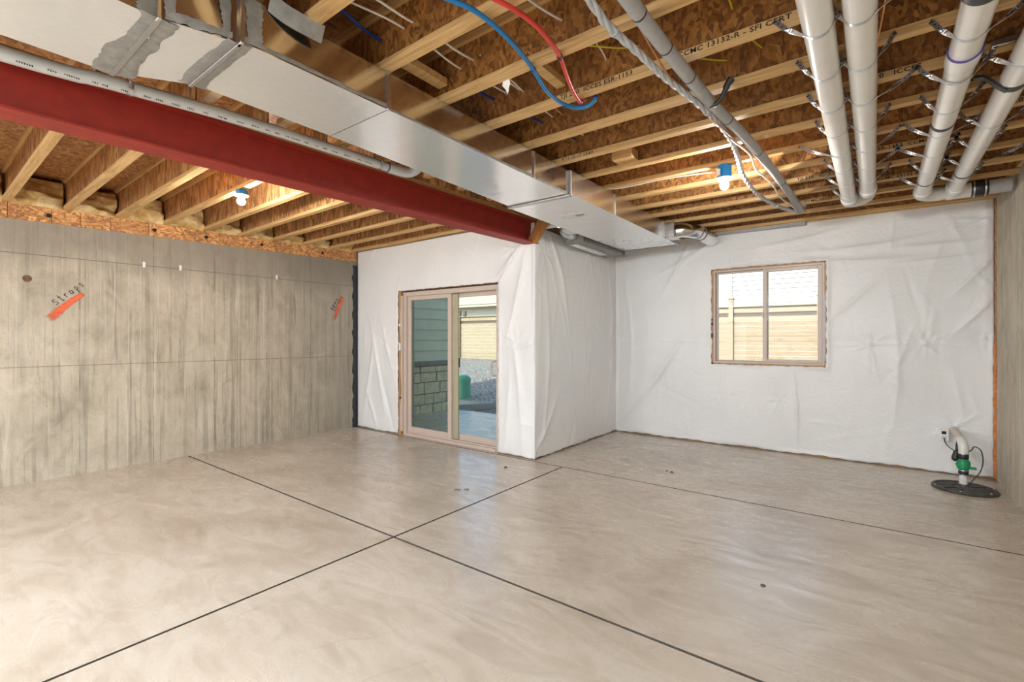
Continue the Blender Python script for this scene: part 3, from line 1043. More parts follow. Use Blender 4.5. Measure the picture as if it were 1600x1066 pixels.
part('sash_latch', MB().bbox((-1.078, 6.43, 1.60), (-1.060, 6.448, 1.66), 0.003), 'vinyl', win)
m = MB()
for x0, x1, z0, z1 in ((WX0, WX0+0.014, WZ0, WZ1), (WX1-0.014, WX1, WZ0, WZ1), (WX0, WX1, WZ1-0.014, WZ1), (WX0, WX1, WZ0, WZ0+0.014)):
    m.box((x0-0.003, 6.428, z0-0.003), (x1+0.003, 6.47, z1+0.003))
part('rough_buck', m, 'stud', win)
for z0, z1 in ((1.36, 1.42), (1.52, 1.56), (1.58, 1.60)):
    part('torn_tape', MB().bbox((WX0-0.008, 6.415, z0), (WX0+0.016, 6.43, z1), 0.003), 'black', win)
part('tape_strip', MB().bbox((WX1-0.02, 6.425, 1.10), (WX1-0.006, 6.432, 1.85), 0.002), 'wrap', win)

# ---------------------------------------------------------------- ceiling: subfloor panels and joists
ceil_m = MB().box((-3.15, -4.2, 2.995), (XR+0.25, 6.6, 3.06))
ceil_m.hexa([(XL-0.25, -4.2, 2.93), (-3.15, -4.2, 3.0), (-3.15, 4.6, 3.0), (XL-0.25, 4.6, 2.985)],
            [(XL-0.25, -4.2, 3.06), (-3.15, -4.2, 3.06), (-3.15, 4.6, 3.06), (XL-0.25, 4.6, 3.06)])
ceiling = struct('ceiling', ceil_m, 'dark', label='open ceiling of wooden I-joists under chipboard subfloor', cat='ceiling')
SUBZ = JOIST_Z+0.302


def sheet(x0, x1, y0, y1, z00, z10, z11, z01, mat):
    g = 0.002
    return MB().hexa([(x0+g, y0+g, z00), (x1-g, y0+g, z10), (x1-g, y1-g, z11), (x0+g, y1-g, z01)],
                     [(x0+g, y0+g, z00+0.018), (x1-g, y0+g, z10+0.018), (x1-g, y1-g, z11+0.018), (x0+g, y1-g, z01+0.018)])


yy = [-4.15, -2.95, -1.73, -0.51, 0.71, 1.93, 3.15, 4.37, 5.59, 6.55]
for i, (a, b) in enumerate(zip(yy[:-1], yy[1:])):
    off = 1.22 if i % 2 else 0.0
    xs = sorted(set([-3.10]+[q for q in (-3.1+off+2.44*k for k in range(3)) if -3.1 < q < XR+0.2]+[XR+0.24]))
    for c, d in zip(xs[:-1], xs[1:]):
        part('subfloor_panel', sheet(c, d, a, b, SUBZ, SUBZ, SUBZ, SUBZ, 0), 'osb_floor', ceiling)


def ljz(y):
    """joist soffit at the left wall"""
    return plate_top(y)


for a, b in zip(yy[:7], yy[1:7]+[4.5]):
    for c, d in ((XL-0.24, -4.85), (-4.85, -3.10)):
        def zz(x, y):
            t = (x-XL)/(-3.1-XL)
            return ljz(y)*(1-t)+2.68*t+0.302
        part('subfloor_panel', sheet(c, d, a, b, zz(c, a), zz(d, a), zz(d, b), zz(c, b), 0), 'osb_left', ceiling)


def joist_meshes(tag_, x0, x1, z0, z1, wm, seams):
    """shared meshes for one I-joist along x; its web and its two flanges; z0/z1 soffit at both ends"""
    def zf(x):
        return z0+(z1-z0)*(x-x0)/(x1-x0)
    web = MB()
    xs = [x0]+[s for s in seams if x0 < s < x1]+[x1]
    for a, b in zip(xs[:-1], xs[1:]):
        a2, b2 = a+0.0018, b-0.0018
        web.hexa([(a2, -0.005, zf(a2)+0.03), (b2, -0.005, zf(b2)+0.03), (b2, 0.005, zf(b2)+0.03), (a2, 0.005, zf(a2)+0.03)],
                 [(a2, -0.005, zf(a2)+0.272), (b2, -0.005, zf(b2)+0.272), (b2, 0.005, zf(b2)+0.272), (a2, 0.005, zf(a2)+0.272)])
    out = [web.mesh('web', wm)]
    hw = 0.028
    for o in (0.0, 0.268):
        f = MB().hexa([(x0, -hw, zf(x0)+o), (x1, -hw, zf(x1)+o), (x1, hw, zf(x1)+o), (x0, hw, zf(x0)+o)],
                      [(x0, -hw, zf(x0)+o+0.034), (x1, -hw, zf(x1)+o+0.034), (x1, hw, zf(x1)+o+0.034), (x0, hw, zf(x0)+o+0.034)])
        out.append(f.mesh('flange', M['flange']))
    return out


rj = [joist_meshes('r', -2.97, XR+0.12, JOIST_Z, JOIST_Z, M['osb_web'], s) for s in
      ([-2.5, -1.28, -0.06], [-1.9, -0.7, 0.52], [-2.2, -0.98, 0.25])]
JY = [-3.78, -3.37, -2.97, -2.56, -2.15, -1.75, -1.34, -0.94, -0.54, -0.13, 0.27, 0.675, 1.085, 1.498, 1.907, 2.312, 2.714, 3.118, 3.518, 3.905, 4.307, 4.708, 5.115, 5.52, 5.92, 6.31]
joists = {}
for i, y in enumerate(JY):
    ms = rj[i % 3]
    o = link('floor_joist', ms[0], ceiling)
    o.location = (0, y, 0)
    joists[y] = o
    for q in ms[1:]:
        link('flange', q, o)
LY = [-3.8, -3.39, -2.98, -2.57, -2.16, -1.76, -1.36, -0.96, -0.56, -0.16, 0.24, 0.648, 1.058, 1.462, 1.868, 2.27, 2.675, 3.08, 3.485, 3.89, 4.26]
for i, y in enumerate(LY):
    ms = joist_meshes('l', XL-0.05, -3.06, ljz(y), 2.675, M['osb_left'], [-6.0+((i*0.83) % 1.2), -4.8+((i*0.83) % 1.2), -3.6+((i*0.83) % 1.2)])
    o = link('floor_joist', ms[0], ceiling)
    o.location = (0, y, 0)
    for q in ms[1:]:
        link('flange', q, o)
# rim boards that close the joist ends
part('rim_board', MB().box((XR+0.125, -4.1, 2.72), (XR+0.16, 6.5, 2.99)), 'osb_web', ceiling)
part('rim_board', MB().box((-2.95, 6.47, 2.735), (XR+0.1, 6.50, 2.99)), 'osb_web', ceiling)
part('rim_board', MB().box((XL-0.12, YD+0.06, 2.72), (-3.1, YD+0.09, 2.98)), 'osb_web', ceiling)
part('rim_board', MB().box((XL-0.2, -4.1, 2.42), (XL-0.17, 4.5, 2.93)), 'osb_left', ceiling)
for y in JY:
    if y > 4.4:
        part('blocking', MB().bbox((XR-0.02, y+0.035, 2.725), (XR+0.03, y+0.365, 2.985), 0.003), 'flange', ceiling)


def ink_text(body, x, y, z, size, joist, flip=False):
    cu = bpy.data.curves.new('text', 'FONT')
    cu.body = body
    cu.size = size
    cu.resolution_u = 2
    cu.extrude = 0.0004
    cu.offset = 0.0007
    cu.space_character = 1.08
    ob = bpy.data.objects.new('tmp', cu)
    C.objects.link(ob)
    dg = bpy.context.evaluated_depsgraph_get()
    me = bpy.data.meshes.new_from_object(ob.evaluated_get(dg))
    bpy.data.objects.remove(ob)
    for q in me.vertices:
        u, w_ = q.co.x*1.17, q.co.y
        q.co = Vector((x+u, -0.0285-0.0004-q.co.z*0.2, z+w_))
    me.materials.clear()
    me.materials.append(M['ink'])
    return link('printed_text', me, joist)


T = 0.033
ink_text('TJI 210  ICCES ESR-1153', -1.40, 0, JOIST_Z+0.006, T, joists[2.312])
ink_text('CCMC 13132-R - SFI CERT', -0.745, 0, JOIST_Z+0.006, T, joists[2.312])
ink_text('210   ICCES', -0.02, 0, JOIST_Z+0.006, T, joists[3.118])
ink_text('T.11-15-17 12:57', -1.88, 0, JOIST_Z+0.006, T*0.9, joists[3.118])
ink_text('ESR-1153  CCMC 13132-R', 0.0, 0, JOIST_Z+0.006, T, joists[4.307])
ink_text('TJI 210   ICCES', -0.52, 0, JOIST_Z+0.006, T, joists[4.708])
ink_text('CCMC 13132-R', 0.02, 0, JOIST_Z+0.006, T, joists[5.115])
ink_text('CCMC 13132', -0.55, 0, JOIST_Z+0.006, T, joists[5.52])
ink_text('TJI 210', 0.55, 0, JOIST_Z+0.006, T, joists[3.905])

# odd blocks between joists
solo('wood_block', MB().bbox((-1.60, 3.36, 2.72), (-1.44, 3.49, 2.80), 0.003), 'flange', (-1.52, 3.43, 2.76),
     'small wood block nailed in the joist bay left of the right bulb', 'block')
part('blocking', MB().bbox((-1.95, 1.53, 2.76), (-1.88, 1.88, 2.80), 0.002), 'flange', ceiling)
part('blocking', MB().bbox((-1.42, 1.94, 2.76), (-1.36, 2.28, 2.80), 0.002), 'flange', ceiling)

# insulation batts over the left wall
BAT = ['first bay just outside the frame', 'bay nearest the camera in frame', 'second bay in frame', 'third bay in frame', 'fourth bay in frame, left of the bulb', 'fifth bay in frame, behind the bulb',
       'sixth bay in frame', 'fifth bay from the patio door wall', 'fourth bay from the patio door wall', 'third bay from the patio door wall', 'second bay from the patio door wall', 'last bay by the patio door wall', 'corner bay']
for i, (y0, y1) in enumerate(zip(LY[9:-1], LY[10:])):
    a, b = y0+0.03, y1-0.03
    n1, n2 = 14, 12
    vs, fs = [], []
    rr = random.Random(i+3)
    ph = [rr.uniform(0, 6) for _ in range(6)]
    zb = ljz(y0)+0.001
    lean = rr.uniform(0.6, 1.1)
    for p in range(n1+1):
        for q in range(n2+1):
            s, t = p/n1, q/n2
            y = a+(b-a)*s
            z = zb+0.262*t*(0.92 if i % 2 else 1.0)
            bulge = 0.055*math.sin(PI*min(1, t*1.05))*(0.7+0.3*math.sin(PI*s))
            fold = 0.034*math.sin(s*5+t*7*lean+ph[0])+0.022*math.sin(s*13-t*6+ph[1])+0.016*math.sin(s*3+t*19+ph[2])
            x = XL+0.0+0.03*(1-t)+bulge+fold*math.sin(PI*min(1, t+0.12))
            vs.append((x, y, z))
    for p in range(n1):
        for q in range(n2):
            k = p*(n2+1)+q
            fs.append((k, k+n2+1, k+n2+2, k+1))
    # back
    o = len(vs)
    vs += [(XL-0.14, v_[1], v_[2]) for v_ in vs[:]]
    fs += [tuple(o+j for j in reversed(f)) for f in fs[:]]
    ring = [p*(n2+1) for p in range(n1+1)]+[n1*(n2+1)+q for q in range(1, n2+1)]+[p*(n2+1)+n2 for p in range(n1-1, -1, -1)]+[q for q in range(n2-1, 0, -1)]
    for c, d in zip(ring, ring[1:]+ring[:1]):
        fs.append((c, c+o, d+o, d))
    solo('insulation_batt', MB().poly(vs, fs), 'batt', (XL-0.05, (a+b)/2, zb),
         'yellow fibreglass batt above the left wall, %s' % BAT[i], 'insulation', 'fibreglass batts above the left wall', smooth=60)
# foil-faced strip by the end joist
solo('insulation_strip', MB().bbox((XL+0.05, 4.305, 2.71), (-3.4, 4.325, 2.93), 0.004), 'poly', (-4.8, 4.31, 2.71),
     'thin silvery white insulation strip above the patio door wall', 'insulation')

# ---------------------------------------------------------------- red steel beam
beam = thing('steel_beam', (-3.06, 4.3, 2.41), 'long red-primed steel I-beam crossing the ceiling to the wall corner', 'beam')


def beam_piece(dx0, dx1, dz0, dz1):
    ys = [(-4.1, -3.085-0.03, 2.36-0.03), (0.3, -3.085, 2.36), (4.40, -3.055, 2.41)]
    m = MB()
    for (ya, xa, za), (yb, xb, zb) in zip(ys[:-1], ys[1:]):
        m.hexa([(xa+dx0, ya, za+dz0), (xa+dx1, ya, za+dz0), (xb+dx1, yb, zb+dz0), (xb+dx0, yb, zb+dz0)],
               [(xa+dx0, ya, za+dz1), (xa+dx1, ya, za+dz1), (xb+dx1, yb, zb+dz1), (xb+dx0, yb, zb+dz1)])
    return m


part('bottom_flange', beam_piece(-0.082, 0.082, 0.0, 0.011), 'redprimer', beam)
part('web', beam_piece(-0.004, 0.004, 0.011, 0.245), 'redprimer', beam)
part('top_flange', beam_piece(-0.075, 0.07, 0.234, 0.246), 'redprimer', beam)
part('bearing_plank', beam_piece(-0.078, 0.068, 0.247, 0.282), 'pine_y', beam)
# orange wood stiffener at the beam end
m = MB()
q0 = [(-3.03, 2.445), (-2.955, 2.39), (-2.75, 2.645), (-2.80, 2.69), (-2.87, 2.69)]
vs = [(x, 4.27, z) for x, z in q0]+[(x, 4.33, z) for x, z in q0]
m.poly(vs, [(0, 1, 2, 3, 4), (9, 8, 7, 6, 5)]+[(i, (i+1) % 5, (i+1) % 5+5, i+5) for i in range(5)])
solo('beam_brace', m, 'brace', (-2.9, 4.3, 2.4), 'orange-brown wooden brace at the end of the red beam', 'brace')

# ---------------------------------------------------------------- pale drain pipe alongside the beam
dp = thing('drain_pipe', (-2.9, 1.3, 2.6), 'pale grey plastic pipe running along the red beam', 'pipe')
P = [(-3.00, -4.0, 2.45), (-2.955, 0.0, 2.560), (-2.93, 0.65, 2.592), (-2.90, 1.30, 2.620), (-2.865, 2.28, 2.625)]
part('pipe', MB().tube(P, 0.0335, 20, smooth_n=4), 'pvc_grey', dp, 50)
P = [(-2.865, 2.24, 2.625), (-2.862, 2.36, 2.626), (-2.85, 2.43, 2.635), (-2.815, 2.47, 2.66), (-2.77, 2.48, 2.70)]
part('elbow', MB().tube(P, 0.0385, 20, smooth_n=5), 'pvc_grey', dp, 50)
part('primer_ring', MB().tube([(-2.866, 2.232, 2.625), (-2.866, 2.240, 2.625)], 0.0392, 20), 'purple', dp, 50)
m = MB()
rt = random.Random(5)
y = 0.33
while y < 2.1:       # illegible small print that runs along the pipe
    t = min(1, (y-0.35)/0.95) if y < 1.3 else 1
    x = -2.945+(0.045*t) if y < 1.3 else -2.90+0.035*(y-1.3)/0.98
    z = 2.568+0.05*t if y < 1.3 else 2.618+0.007*(y-1.3)/0.98
    for _ in range(rt.randint(3, 7)):
        hgt = rt.uniform(0.004, 0.008)
        a_ = math.radians(-40)
        cx, cz = x+0.0341*math.cos(a_), z+0.0341*math.sin(a_)
        m.box((cx-0.0008, y, cz-hgt/2), (cx+0.0008, y+0.004, cz+hgt/2))
        y += 0.008
    y += rt.uniform(0.012, 0.05)
part('printed_text', m, 'ink', dp, stuff=True)


def strap(cx, cy, cz, r, lx, rx, ztop, wid=0.019, label='', group=None, m='steel', lz=None, rz=None):
    """metal hanger strap slung under a pipe, its tails nailed up to the joist"""
    R_ = r+0.0012
    P = []
    L = Vector((lx, cy, (lz or ztop)))
    Rr = Vector((rx, cy, (rz or ztop)))

    def tangent(pt, side):
        d = Vector((pt.x-cx, 0, pt.z-cz))
        dist = max(d.length, R_*1.01)
        base = math.atan2(d.z, d.x)
        al = math.acos(min(1, R_/dist))
        return base+side*al
    aL = tangent(L, +1)
    aR = tangent(Rr, -1)
    while aR < aL:
        aR += 2*PI
    def tail(top, tan):
        """nailed end (flat on the joist side) down to the tangent point, twisting on the way"""
        top, tan = Vector(top), Vector(tan)
        d = (tan-top).normalized()
        flat = Vector((-d.z, 0, d.x))
        pts, wds = [], []
        for k in range(7):
            u = k/6
            p = top.lerp(tan, u)
            p.z -= 0.10*(tan-top).length*math.sin(PI*u)*(1-u)
            pts.append(p)
            tw = min(1, max(0, (u-0.35)/0.6))
            wds.append(flat*math.cos(tw*PI/2)+Vector((0, -1, 0))*math.sin(tw*PI/2)*(1 if flat.z > 0 else 1))
        return pts, wds
    ring_ = [Vector((cx+R_*math.cos(aL+(aR-aL)*k/12), cy, cz+R_*math.sin(aL+(aR-aL)*k/12))) for k in range(13)]
    o = thing('pipe_strap', (cx, cy, ztop), label, 'strap', group)
    part('band', MB().ribbon(ring_, wid, 0.0014, (0, 1, 0)), m, o)
    for tp_, tg in ((L, ring_[0]), (Rr, ring_[-1])):
        pts, wds = tail(tp_, tg)
        part('tail', MB().ribbon(pts, wid, 0.0014, (0, 1, 0), wds), m, o)
        if (tp_-tg).length > 0.07:
            hm = MB()
            for k in range(1, int((tp_-tg).length/0.02)):
                u = k*0.02/(tp_-tg).length
                if u > 0.55:
                    break
                q = pts[0].lerp(pts[-1], u)
                q.z -= 0.10*(tp_-tg).length*math.sin(PI*u)*(1-u)
                hm.lathe((q.x, q.y-0.0012, q.z), [(0.0032, 0.0), (0.0032, 0.0024)], 6, 'y')
            if hm.v:
                part('punched_hole', hm, 'dark', o, stuff=True)
    for e in (L, Rr):
        part('nail', MB().lathe((e.x, cy, e.z-0.006), [(0.001, -0.004), (0.008, -0.003), (0.008, 0.0), (0.002, 0.001), (0.002, 0.012)], 8), 'dark', o, 50)
    return o


strap(-2.925, 0.72, 2.589, 0.0335, -2.965, -2.885, 2.67, 0.022, label='shiny metal strap holding the pale pipe near its left end')
strap(-2.870, 2.17, 2.624, 0.0335, -2.91, -2.83, 2.685, 0.022, label='shiny metal strap holding the pale pipe just before its elbow')

# ---------------------------------------------------------------- main air duct
duct = thing('air_duct', (-2.3, 2.5, 2.5), 'large galvanised sheet metal duct running under the joists', 'duct')


def duct_seg(name, y0, y1, xa0, xb0, xa1, xb1, za0=2.5, za1=2.5, m='galv', top=2.686):
    mb = MB().hexa([(xa0, y0, za0), (xb0, y0, za0), (xb1, y1, za1), (xa1, y1, za1)],
                   [(xa0, y0, top), (xb0, y0, top), (xb1, y1, top), (xa1, y1, top)])
    o = part(name, mb, m, duct)
    o.data.materials.append(M['galv_under_lit'])
    for p in o.data.polygons:
        if p.normal.z < -0.7:
            p.material_index = 1
    return o


duct_seg('duct_section', -3.6, 0.58, -2.62, -2.03, -2.61, -2.03)
duct_seg('duct_section', 0.585, 0.82, -2.60, -2.025, -2.445, -1.955)
duct_seg('duct_section', 0.825, 1.51, -2.43, -1.935, -2.44, -1.93)
duct_seg('duct_section', 1.514, 3.27, -2.44, -1.93, -2.515, -1.925)
duct_seg('duct_section', 3.275, 5.86, -2.545, -1.905, -2.61, -1.90, 2.497, 2.497, 'galv2')
# standing cleats on the side and seams below
for yc, x in ((1.512, -1.928), (2.783, -1.926), (4.07, -1.903), (5.33, -1.90)):
    part('cleat', MB().bbox((x-0.002, yc-0.012, 2.495), (x+0.010, yc+0.012, 2.688), 0.003), 'galv2', duct)
part('cleat', MB().bbox((-1.93, 3.258, 2.494), (-1.903, 3.284, 2.687), 0.004), 'galv_dull', duct)
part('cleat', MB().bbox((-2.535, 3.262, 2.484), (-1.90, 3.300, 2.4965), 0.003), 'galv_dull', duct)
part('cleat', MB().bbox((-2.04, 0.575, 2.490), (-2.012, 0.590, 2.69), 0.003), 'galv2', duct)
part('cleat', MB().bbox((-1.965, 0.815, 2.490), (-1.925, 0.830, 2.69), 0.003), 'galv2', duct)
part('cleat', MB().hexa([(-2.62, 0.575, 2.493), (-2.02, 0.575, 2.493), (-2.02, 0.592, 2.493), (-2.62, 0.592, 2.493)],
                        [(-2.62, 0.575, 2.4995), (-2.02, 0.575, 2.4995), (-2.02, 0.592, 2.4995), (-2.62, 0.592, 2.4995)]), 'galv_dull', duct)
part('cleat', MB().bbox((-2.45, 0.815, 2.490), (-1.94, 0.832, 2.4995), 0.002), 'galv_dull', duct)


def smear(pts, w0, w1, axis_out, off, seed):
    """ragged brushed mastic patch: centre line pts, half widths w0/w1 on the two sides, lifted along axis_out"""
    rr = random.Random(seed)
    P = spline([Vector(p) for p in pts], 14)
    n = len(P)
    O = Vector(axis_out)
    top, bot = [], []
    a_, b_ = w0, w1
    for i, p in enumerate(P):
        T_ = (P[min(n-1, i+1)]-P[max(0, i-1)]).normalized()
        S_ = T_.cross(O).normalized()
        a_ = max(w0*0.5, min(w0*1.5, a_+rr.uniform(-0.25, 0.25)*w0))
        b_ = max(w1*0.5, min(w1*1.5, b_+rr.uniform(-0.25, 0.25)*w1))
        top.append((p-S_*a_+O*0.0005, p+S_*(b_-a_)*0.5+O*off, p+S_*b_+O*0.0005))
    vs, fs = [], []
    for t3 in top:
        vs += list(t3)
    for i in range(n-1):
        for k in (0, 1):
            fs.append((i*3+k, i*3+k+1, (i+1)*3+k+1, (i+1)*3+k))
    return MB().poly(vs, fs)


Dn = (0, 0, -1)
for i, (pts, a_, b_) in enumerate((([(-2.62, 0.56, 2.4995), (-2.3, 0.56, 2.4995), (-2.02, 0.56, 2.4995)], 0.035, 0.040),
                                   ([(-2.60, 0.62, 2.4995), (-2.3, 0.62, 2.4995), (-2.02, 0.62, 2.4995)], 0.03, 0.03),
                                   ([(-2.45, 0.80, 2.4995), (-2.2, 0.80, 2.4995), (-1.95, 0.80, 2.4995)], 0.02, 0.02),
                                   ([(-2.44, 0.85, 2.4995), (-2.2, 0.85, 2.4995), (-1.94, 0.85, 2.4995)], 0.022, 0.03),
                                   ([(-2.53, 3.262, 2.4995), (-2.2, 3.262, 2.4995), (-1.91, 3.262, 2.4995)], 0.012, 0.02))):
    part('mastic_smear', smear(pts, a_, b_, Dn, 0.004, 20+i), 'mastic', duct, 40)
Rt = (1, 0, 0)
for i, (pts, a_, b_) in enumerate((([(-2.0285, 0.545, 2.50), (-2.0285, 0.545, 2.60), (-2.0285, 0.545, 2.685)], 0.03, 0.03),
                                   ([(-2.013, 0.62, 2.505), (-2.013, 0.62, 2.60), (-2.013, 0.62, 2.685)], 0.02, 0.02),
                                   ([(-1.963, 0.785, 2.505), (-1.963, 0.785, 2.60), (-1.963, 0.785, 2.685)], 0.02, 0.02),
                                   ([(-1.9335, 0.86, 2.505), (-1.9335, 0.86, 2.60), (-1.9335, 0.86, 2.685)], 0.03, 0.03),
                                   ([(-1.934, 0.83, 2.513), (-1.931, 1.3, 2.513), (-1.929, 1.52, 2.513)], 0.014, 0.012),
                                   ([(-1.928, 1.5, 2.506), (-1.926, 2.3, 2.506), (-1.924, 3.26, 2.506)], 0.010, 0.010))):
    part('mastic_smear', smear(pts, a_, b_, Rt, 0.003, 40+i), 'mastic', duct, 40)
part('mastic_smear', smear([(-2.017, 0.60, 2.519), (-1.988, 0.7, 2.519), (-1.959, 0.80, 2.519)], 0.018, 0.018, Rt, 0.003, 61), 'mastic', duct, 40)
part('sticker', MB().box((-2.33, 3.80, 2.4945), (-2.10, 3.93, 2.4968)), 'white', duct, label='white label with a grey slot under the duct')
part('slot', MB().bbox((-2.20, 3.845, 2.492), (-2.12, 3.895, 2.4946), 0.001), 'vent', duct)
part('end_cap', MB().bbox((-2.60, 5.86, 2.50), (-1.90, 5.885, 2.68), 0.004), 'galv_dull', duct)
part('mastic_smear', smear([(-2.58, 5.82, 2.4965), (-2.25, 5.84, 2.4965), (-1.92, 5.84, 2.4965)], 0.05, 0.03, Dn, 0.004, 71), 'mastic', duct, 40)
# curved boot plate at the top left of the duct
P = [(-1.915, 0.92, 2.70), (-1.90, 0.98, 2.675), (-1.885, 1.06, 2.662), (-1.88, 1.13, 2.66)]
part('boot_flange', MB().ribbon([Vector(p) for p in spline([Vector(q) for q in P], 5)], 0.07, 0.004, (0.5, 0, 1)), 'mastic', duct)

# right-hand round take-off near the window wall
tk = thing('round_duct', (-1.75, 5.7, 2.6), 'shiny round elbow duct leaving the main duct by the window wall', 'duct')
part('collar', MB().bbox((-1.90, 5.40, 2.51), (-1.80, 5.62, 2.68), 0.004), 'galv2', tk)
P = [(-1.81, 5.51, 2.595), (-1.74, 5.53, 2.595), (-1.68, 5.60, 2.595), (-1.655, 5.72, 2.60), (-1.65, 5.86, 2.605)]
part('elbow', MB().tube(P, 0.082, 24, smooth_n=6), 'galv', tk, 45)
for k, (c, d) in enumerate((((-1.655, 5.72, 2.60), (-1.654, 5.745, 2.60)), ((-1.65, 5.85, 2.605), (-1.65, 5.88, 2.605)))):
    part('seam_band', MB().tube([c, d], 0.0865, 24), 'mastic', tk, 50)
part('pipe', MB().tube([(-1.65, 5.87, 2.605), (-1.65, 6.39, 2.612)], 0.079, 24), 'galv2', tk, 50)
# left-hand boots over the return wall
bt = thing('branch_duct', (-2.75, 5.2, 2.5), 'mastic-sealed branch duct boot above the return wall corner', 'duct')
m = MB().hexa([(-2.93, 4.85, 2.475), (-2.66, 4.85, 2.475), (-2.64, 5.95, 2.455), (-2.93, 5.95, 2.455)],
              [(-2.93, 4.85, 2.66), (-2.66, 4.85, 2.66), (-2.64, 5.95, 2.66), (-2.93, 5.95, 2.66)])
part('boot', m, 'mastic', bt)
part('boot_plate', MB().hexa([(-2.90, 4.95, 2.469), (-2.80, 4.95, 2.469), (-2.80, 5.75, 2.455), (-2.90, 5.75, 2.455)], [(-2.90, 4.95, 2.476), (-2.80, 4.95, 2.476), (-2.80, 5.75, 2.462), (-2.90, 5.75, 2.462)]), 'galv_under_lit', bt)
part('mastic_smear', smear([(-2.655, 4.87, 2.50), (-2.65, 5.4, 2.50), (-2.64, 5.92, 2.49)], 0.03, 0.03, Rt, 0.003, 82), 'mastic', bt, 40)
P = [(-2.60, 4.62, 2.59), (-2.70, 4.60, 2.59), (-2.78, 4.66, 2.585), (-2.80, 4.78, 2.58), (-2.80, 4.88, 2.575)]
part('elbow', MB().tube(P, 0.078, 20, smooth_n=5), 'galv2', bt, 45)
part('seam_band', MB().tube([(-2.80, 4.83, 2.578), (-2.80, 4.88, 2.575)], 0.084, 20), 'mastic', bt, 45)
part('seam_band', MB().tube([(-2.72, 4.605, 2.59), (-2.745, 4.62, 2.588)], 0.083, 20), 'galv_dull', bt, 45)
part('mastic_smear', smear([(-2.80, 5.97, 2.454), (-2.66, 5.96, 2.454), (-2.55, 5.90, 2.48)], 0.05, 0.06, Dn, 0.004, 84), 'mastic', bt, 40)
solo('vent_pipe', MB().tube([(-2.72, 4.42, 2.615), (-2.90, 4.42, 2.612)], 0.045, 18), 'pvc_grey', (-2.8, 4.42, 2.6),
     'short pale pipe stub between beam end and duct boot', 'pipe', smooth=50)

# ---------------------------------------------------------------- four white pipes
RP = 0.0555
PZ = 2.628


def white_pipe(x0, x1, yend, label):
    o = thing('white_pipe', (x1, yend, PZ), label, 'pipe', None)
    part('pipe', MB().tube([(x0, -2.0, PZ), (x1, yend, PZ)], RP, 28), 'pvc', o, 50)
    return o


def x3(y):
    return 0.290+0.045*(y+2)/7.42


def ring(o, x, y0, y1, r, m, name='collar'):
    if o is p3:
        x = x3(y0)

    return part(name, MB().tube([(x, y0, PZ), (x, y0+0.006, PZ), (x, y1-0.006, PZ), (x, y1, PZ)], [r*0.985, r, r, r*0.985], 28), m, o, 50)


p1 = white_pipe(-0.178, -0.180, 5.30, 'leftmost white plastic pipe of the four under the joists')
p2 = white_pipe(-0.045, -0.040, 5.06, 'second white plastic pipe from the left, beside the leftmost')
p3 = white_pipe(0.290, 0.335, 5.42, 'third white plastic pipe from the left, with a coupling and black bands')
p4 = white_pipe(0.548, 0.545, 5.45, 'rightmost white plastic pipe, closest to the right wall')
ring(p1, -0.18, 5.26, 5.36, 0.064, 'pvc', 'elbow')
ring(p1, -0.18, 5.355, 5.362, 0.0645, 'purple', 'primer_ring')
P = [(-0.18, 5.33, PZ), (-0.17, 5.42, PZ+0.005), (-0.12, 5.47, PZ+0.02), (-0.05, 5.48, PZ+0.05), (-0.03, 5.48, PZ+0.12)]
part('elbow', MB().tube(P, 0.060, 22, smooth_n=5), 'pvc', p1, 50)
ring(p2, -0.04, 5.02, 5.12, 0.064, 'pvc', 'elbow')
ring(p2, -0.04, 5.118, 5.124, 0.0645, 'purple', 'primer_ring')
P = [(-0.04, 5.10, PZ), (-0.04, 5.17, PZ+0.01), (-0.04, 5.22, PZ+0.04), (-0.04, 5.24, PZ+0.12)]
part('elbow', MB().tube(P, 0.060, 22, smooth_n=5), 'pvc', p2, 50)
ring(p3, 0.316, 2.86, 2.98, 0.062, 'pvc', 'coupling')
ring(p3, 0.316, 2.853, 2.862, 0.0628, 'purple', 'primer_ring')
ring(p3, 0.314, 2.30, 2.40, 0.0645, 'black', 'rubber_coupling')
ring(p3, 0.314, 2.335, 2.355, 0.066, 'steel', 'hose_clamp')
ring(p3, 0.325, 3.72, 3.765, 0.0572, 'black', 'tape_band')
ring(p3, 0.342, 5.02, 5.05, 0.0572, 'black', 'tape_band')
ring(p4, 0.548, 3.30, 3.36, 0.0572, 'black', 'tape_band')
ring(p4, 0.546, 4.94, 4.975, 0.0572, 'black', 'tape_band')
ring(p3, 0.345, 5.36, 5.46, 0.0635, 'pvc', 'elbow')
ring(p4, 0.545, 5.38, 5.48, 0.0635, 'pvc', 'elbow')
P = [(0.335, 5.44, PZ), (0.345, 5.52, PZ), (0.40, 5.58, PZ), (0.47, 5.60, PZ)]
part('elbow', MB().tube(P, 0.060, 24, smooth_n=5), 'pvc', p3, 50)
cp = thing('cross_pipe', (0.6, 5.6, PZ), 'white pipe run with black rubber coupling joining two pipe ends at right', 'pipe')
part('pipe', MB().tube([(0.46, 5.60, PZ), (0.66, 5.60, PZ)], RP, 24), 'pvc', cp, 50)
part('tee', MB().tube([(0.50, 5.60, PZ), (0.66, 5.60, PZ)], 0.064, 24).tube([(0.545, 5.46, PZ), (0.545, 5.60, PZ)], 0.062, 24), 'pvc', cp, 50)
part('rubber_coupling', MB().tube([(0.655, 5.60, PZ), (0.665, 5.60, PZ), (0.755, 5.60, PZ), (0.765, 5.60, PZ)], [0.062, 0.069, 0.069, 0.062], 24), 'black', cp, 50)
for x in (0.675, 0.745):
    part('hose_clamp', MB().tube([(x-0.005, 5.60, PZ), (x+0.005, 5.60, PZ)], 0.0705, 24), 'steel', cp, 50)
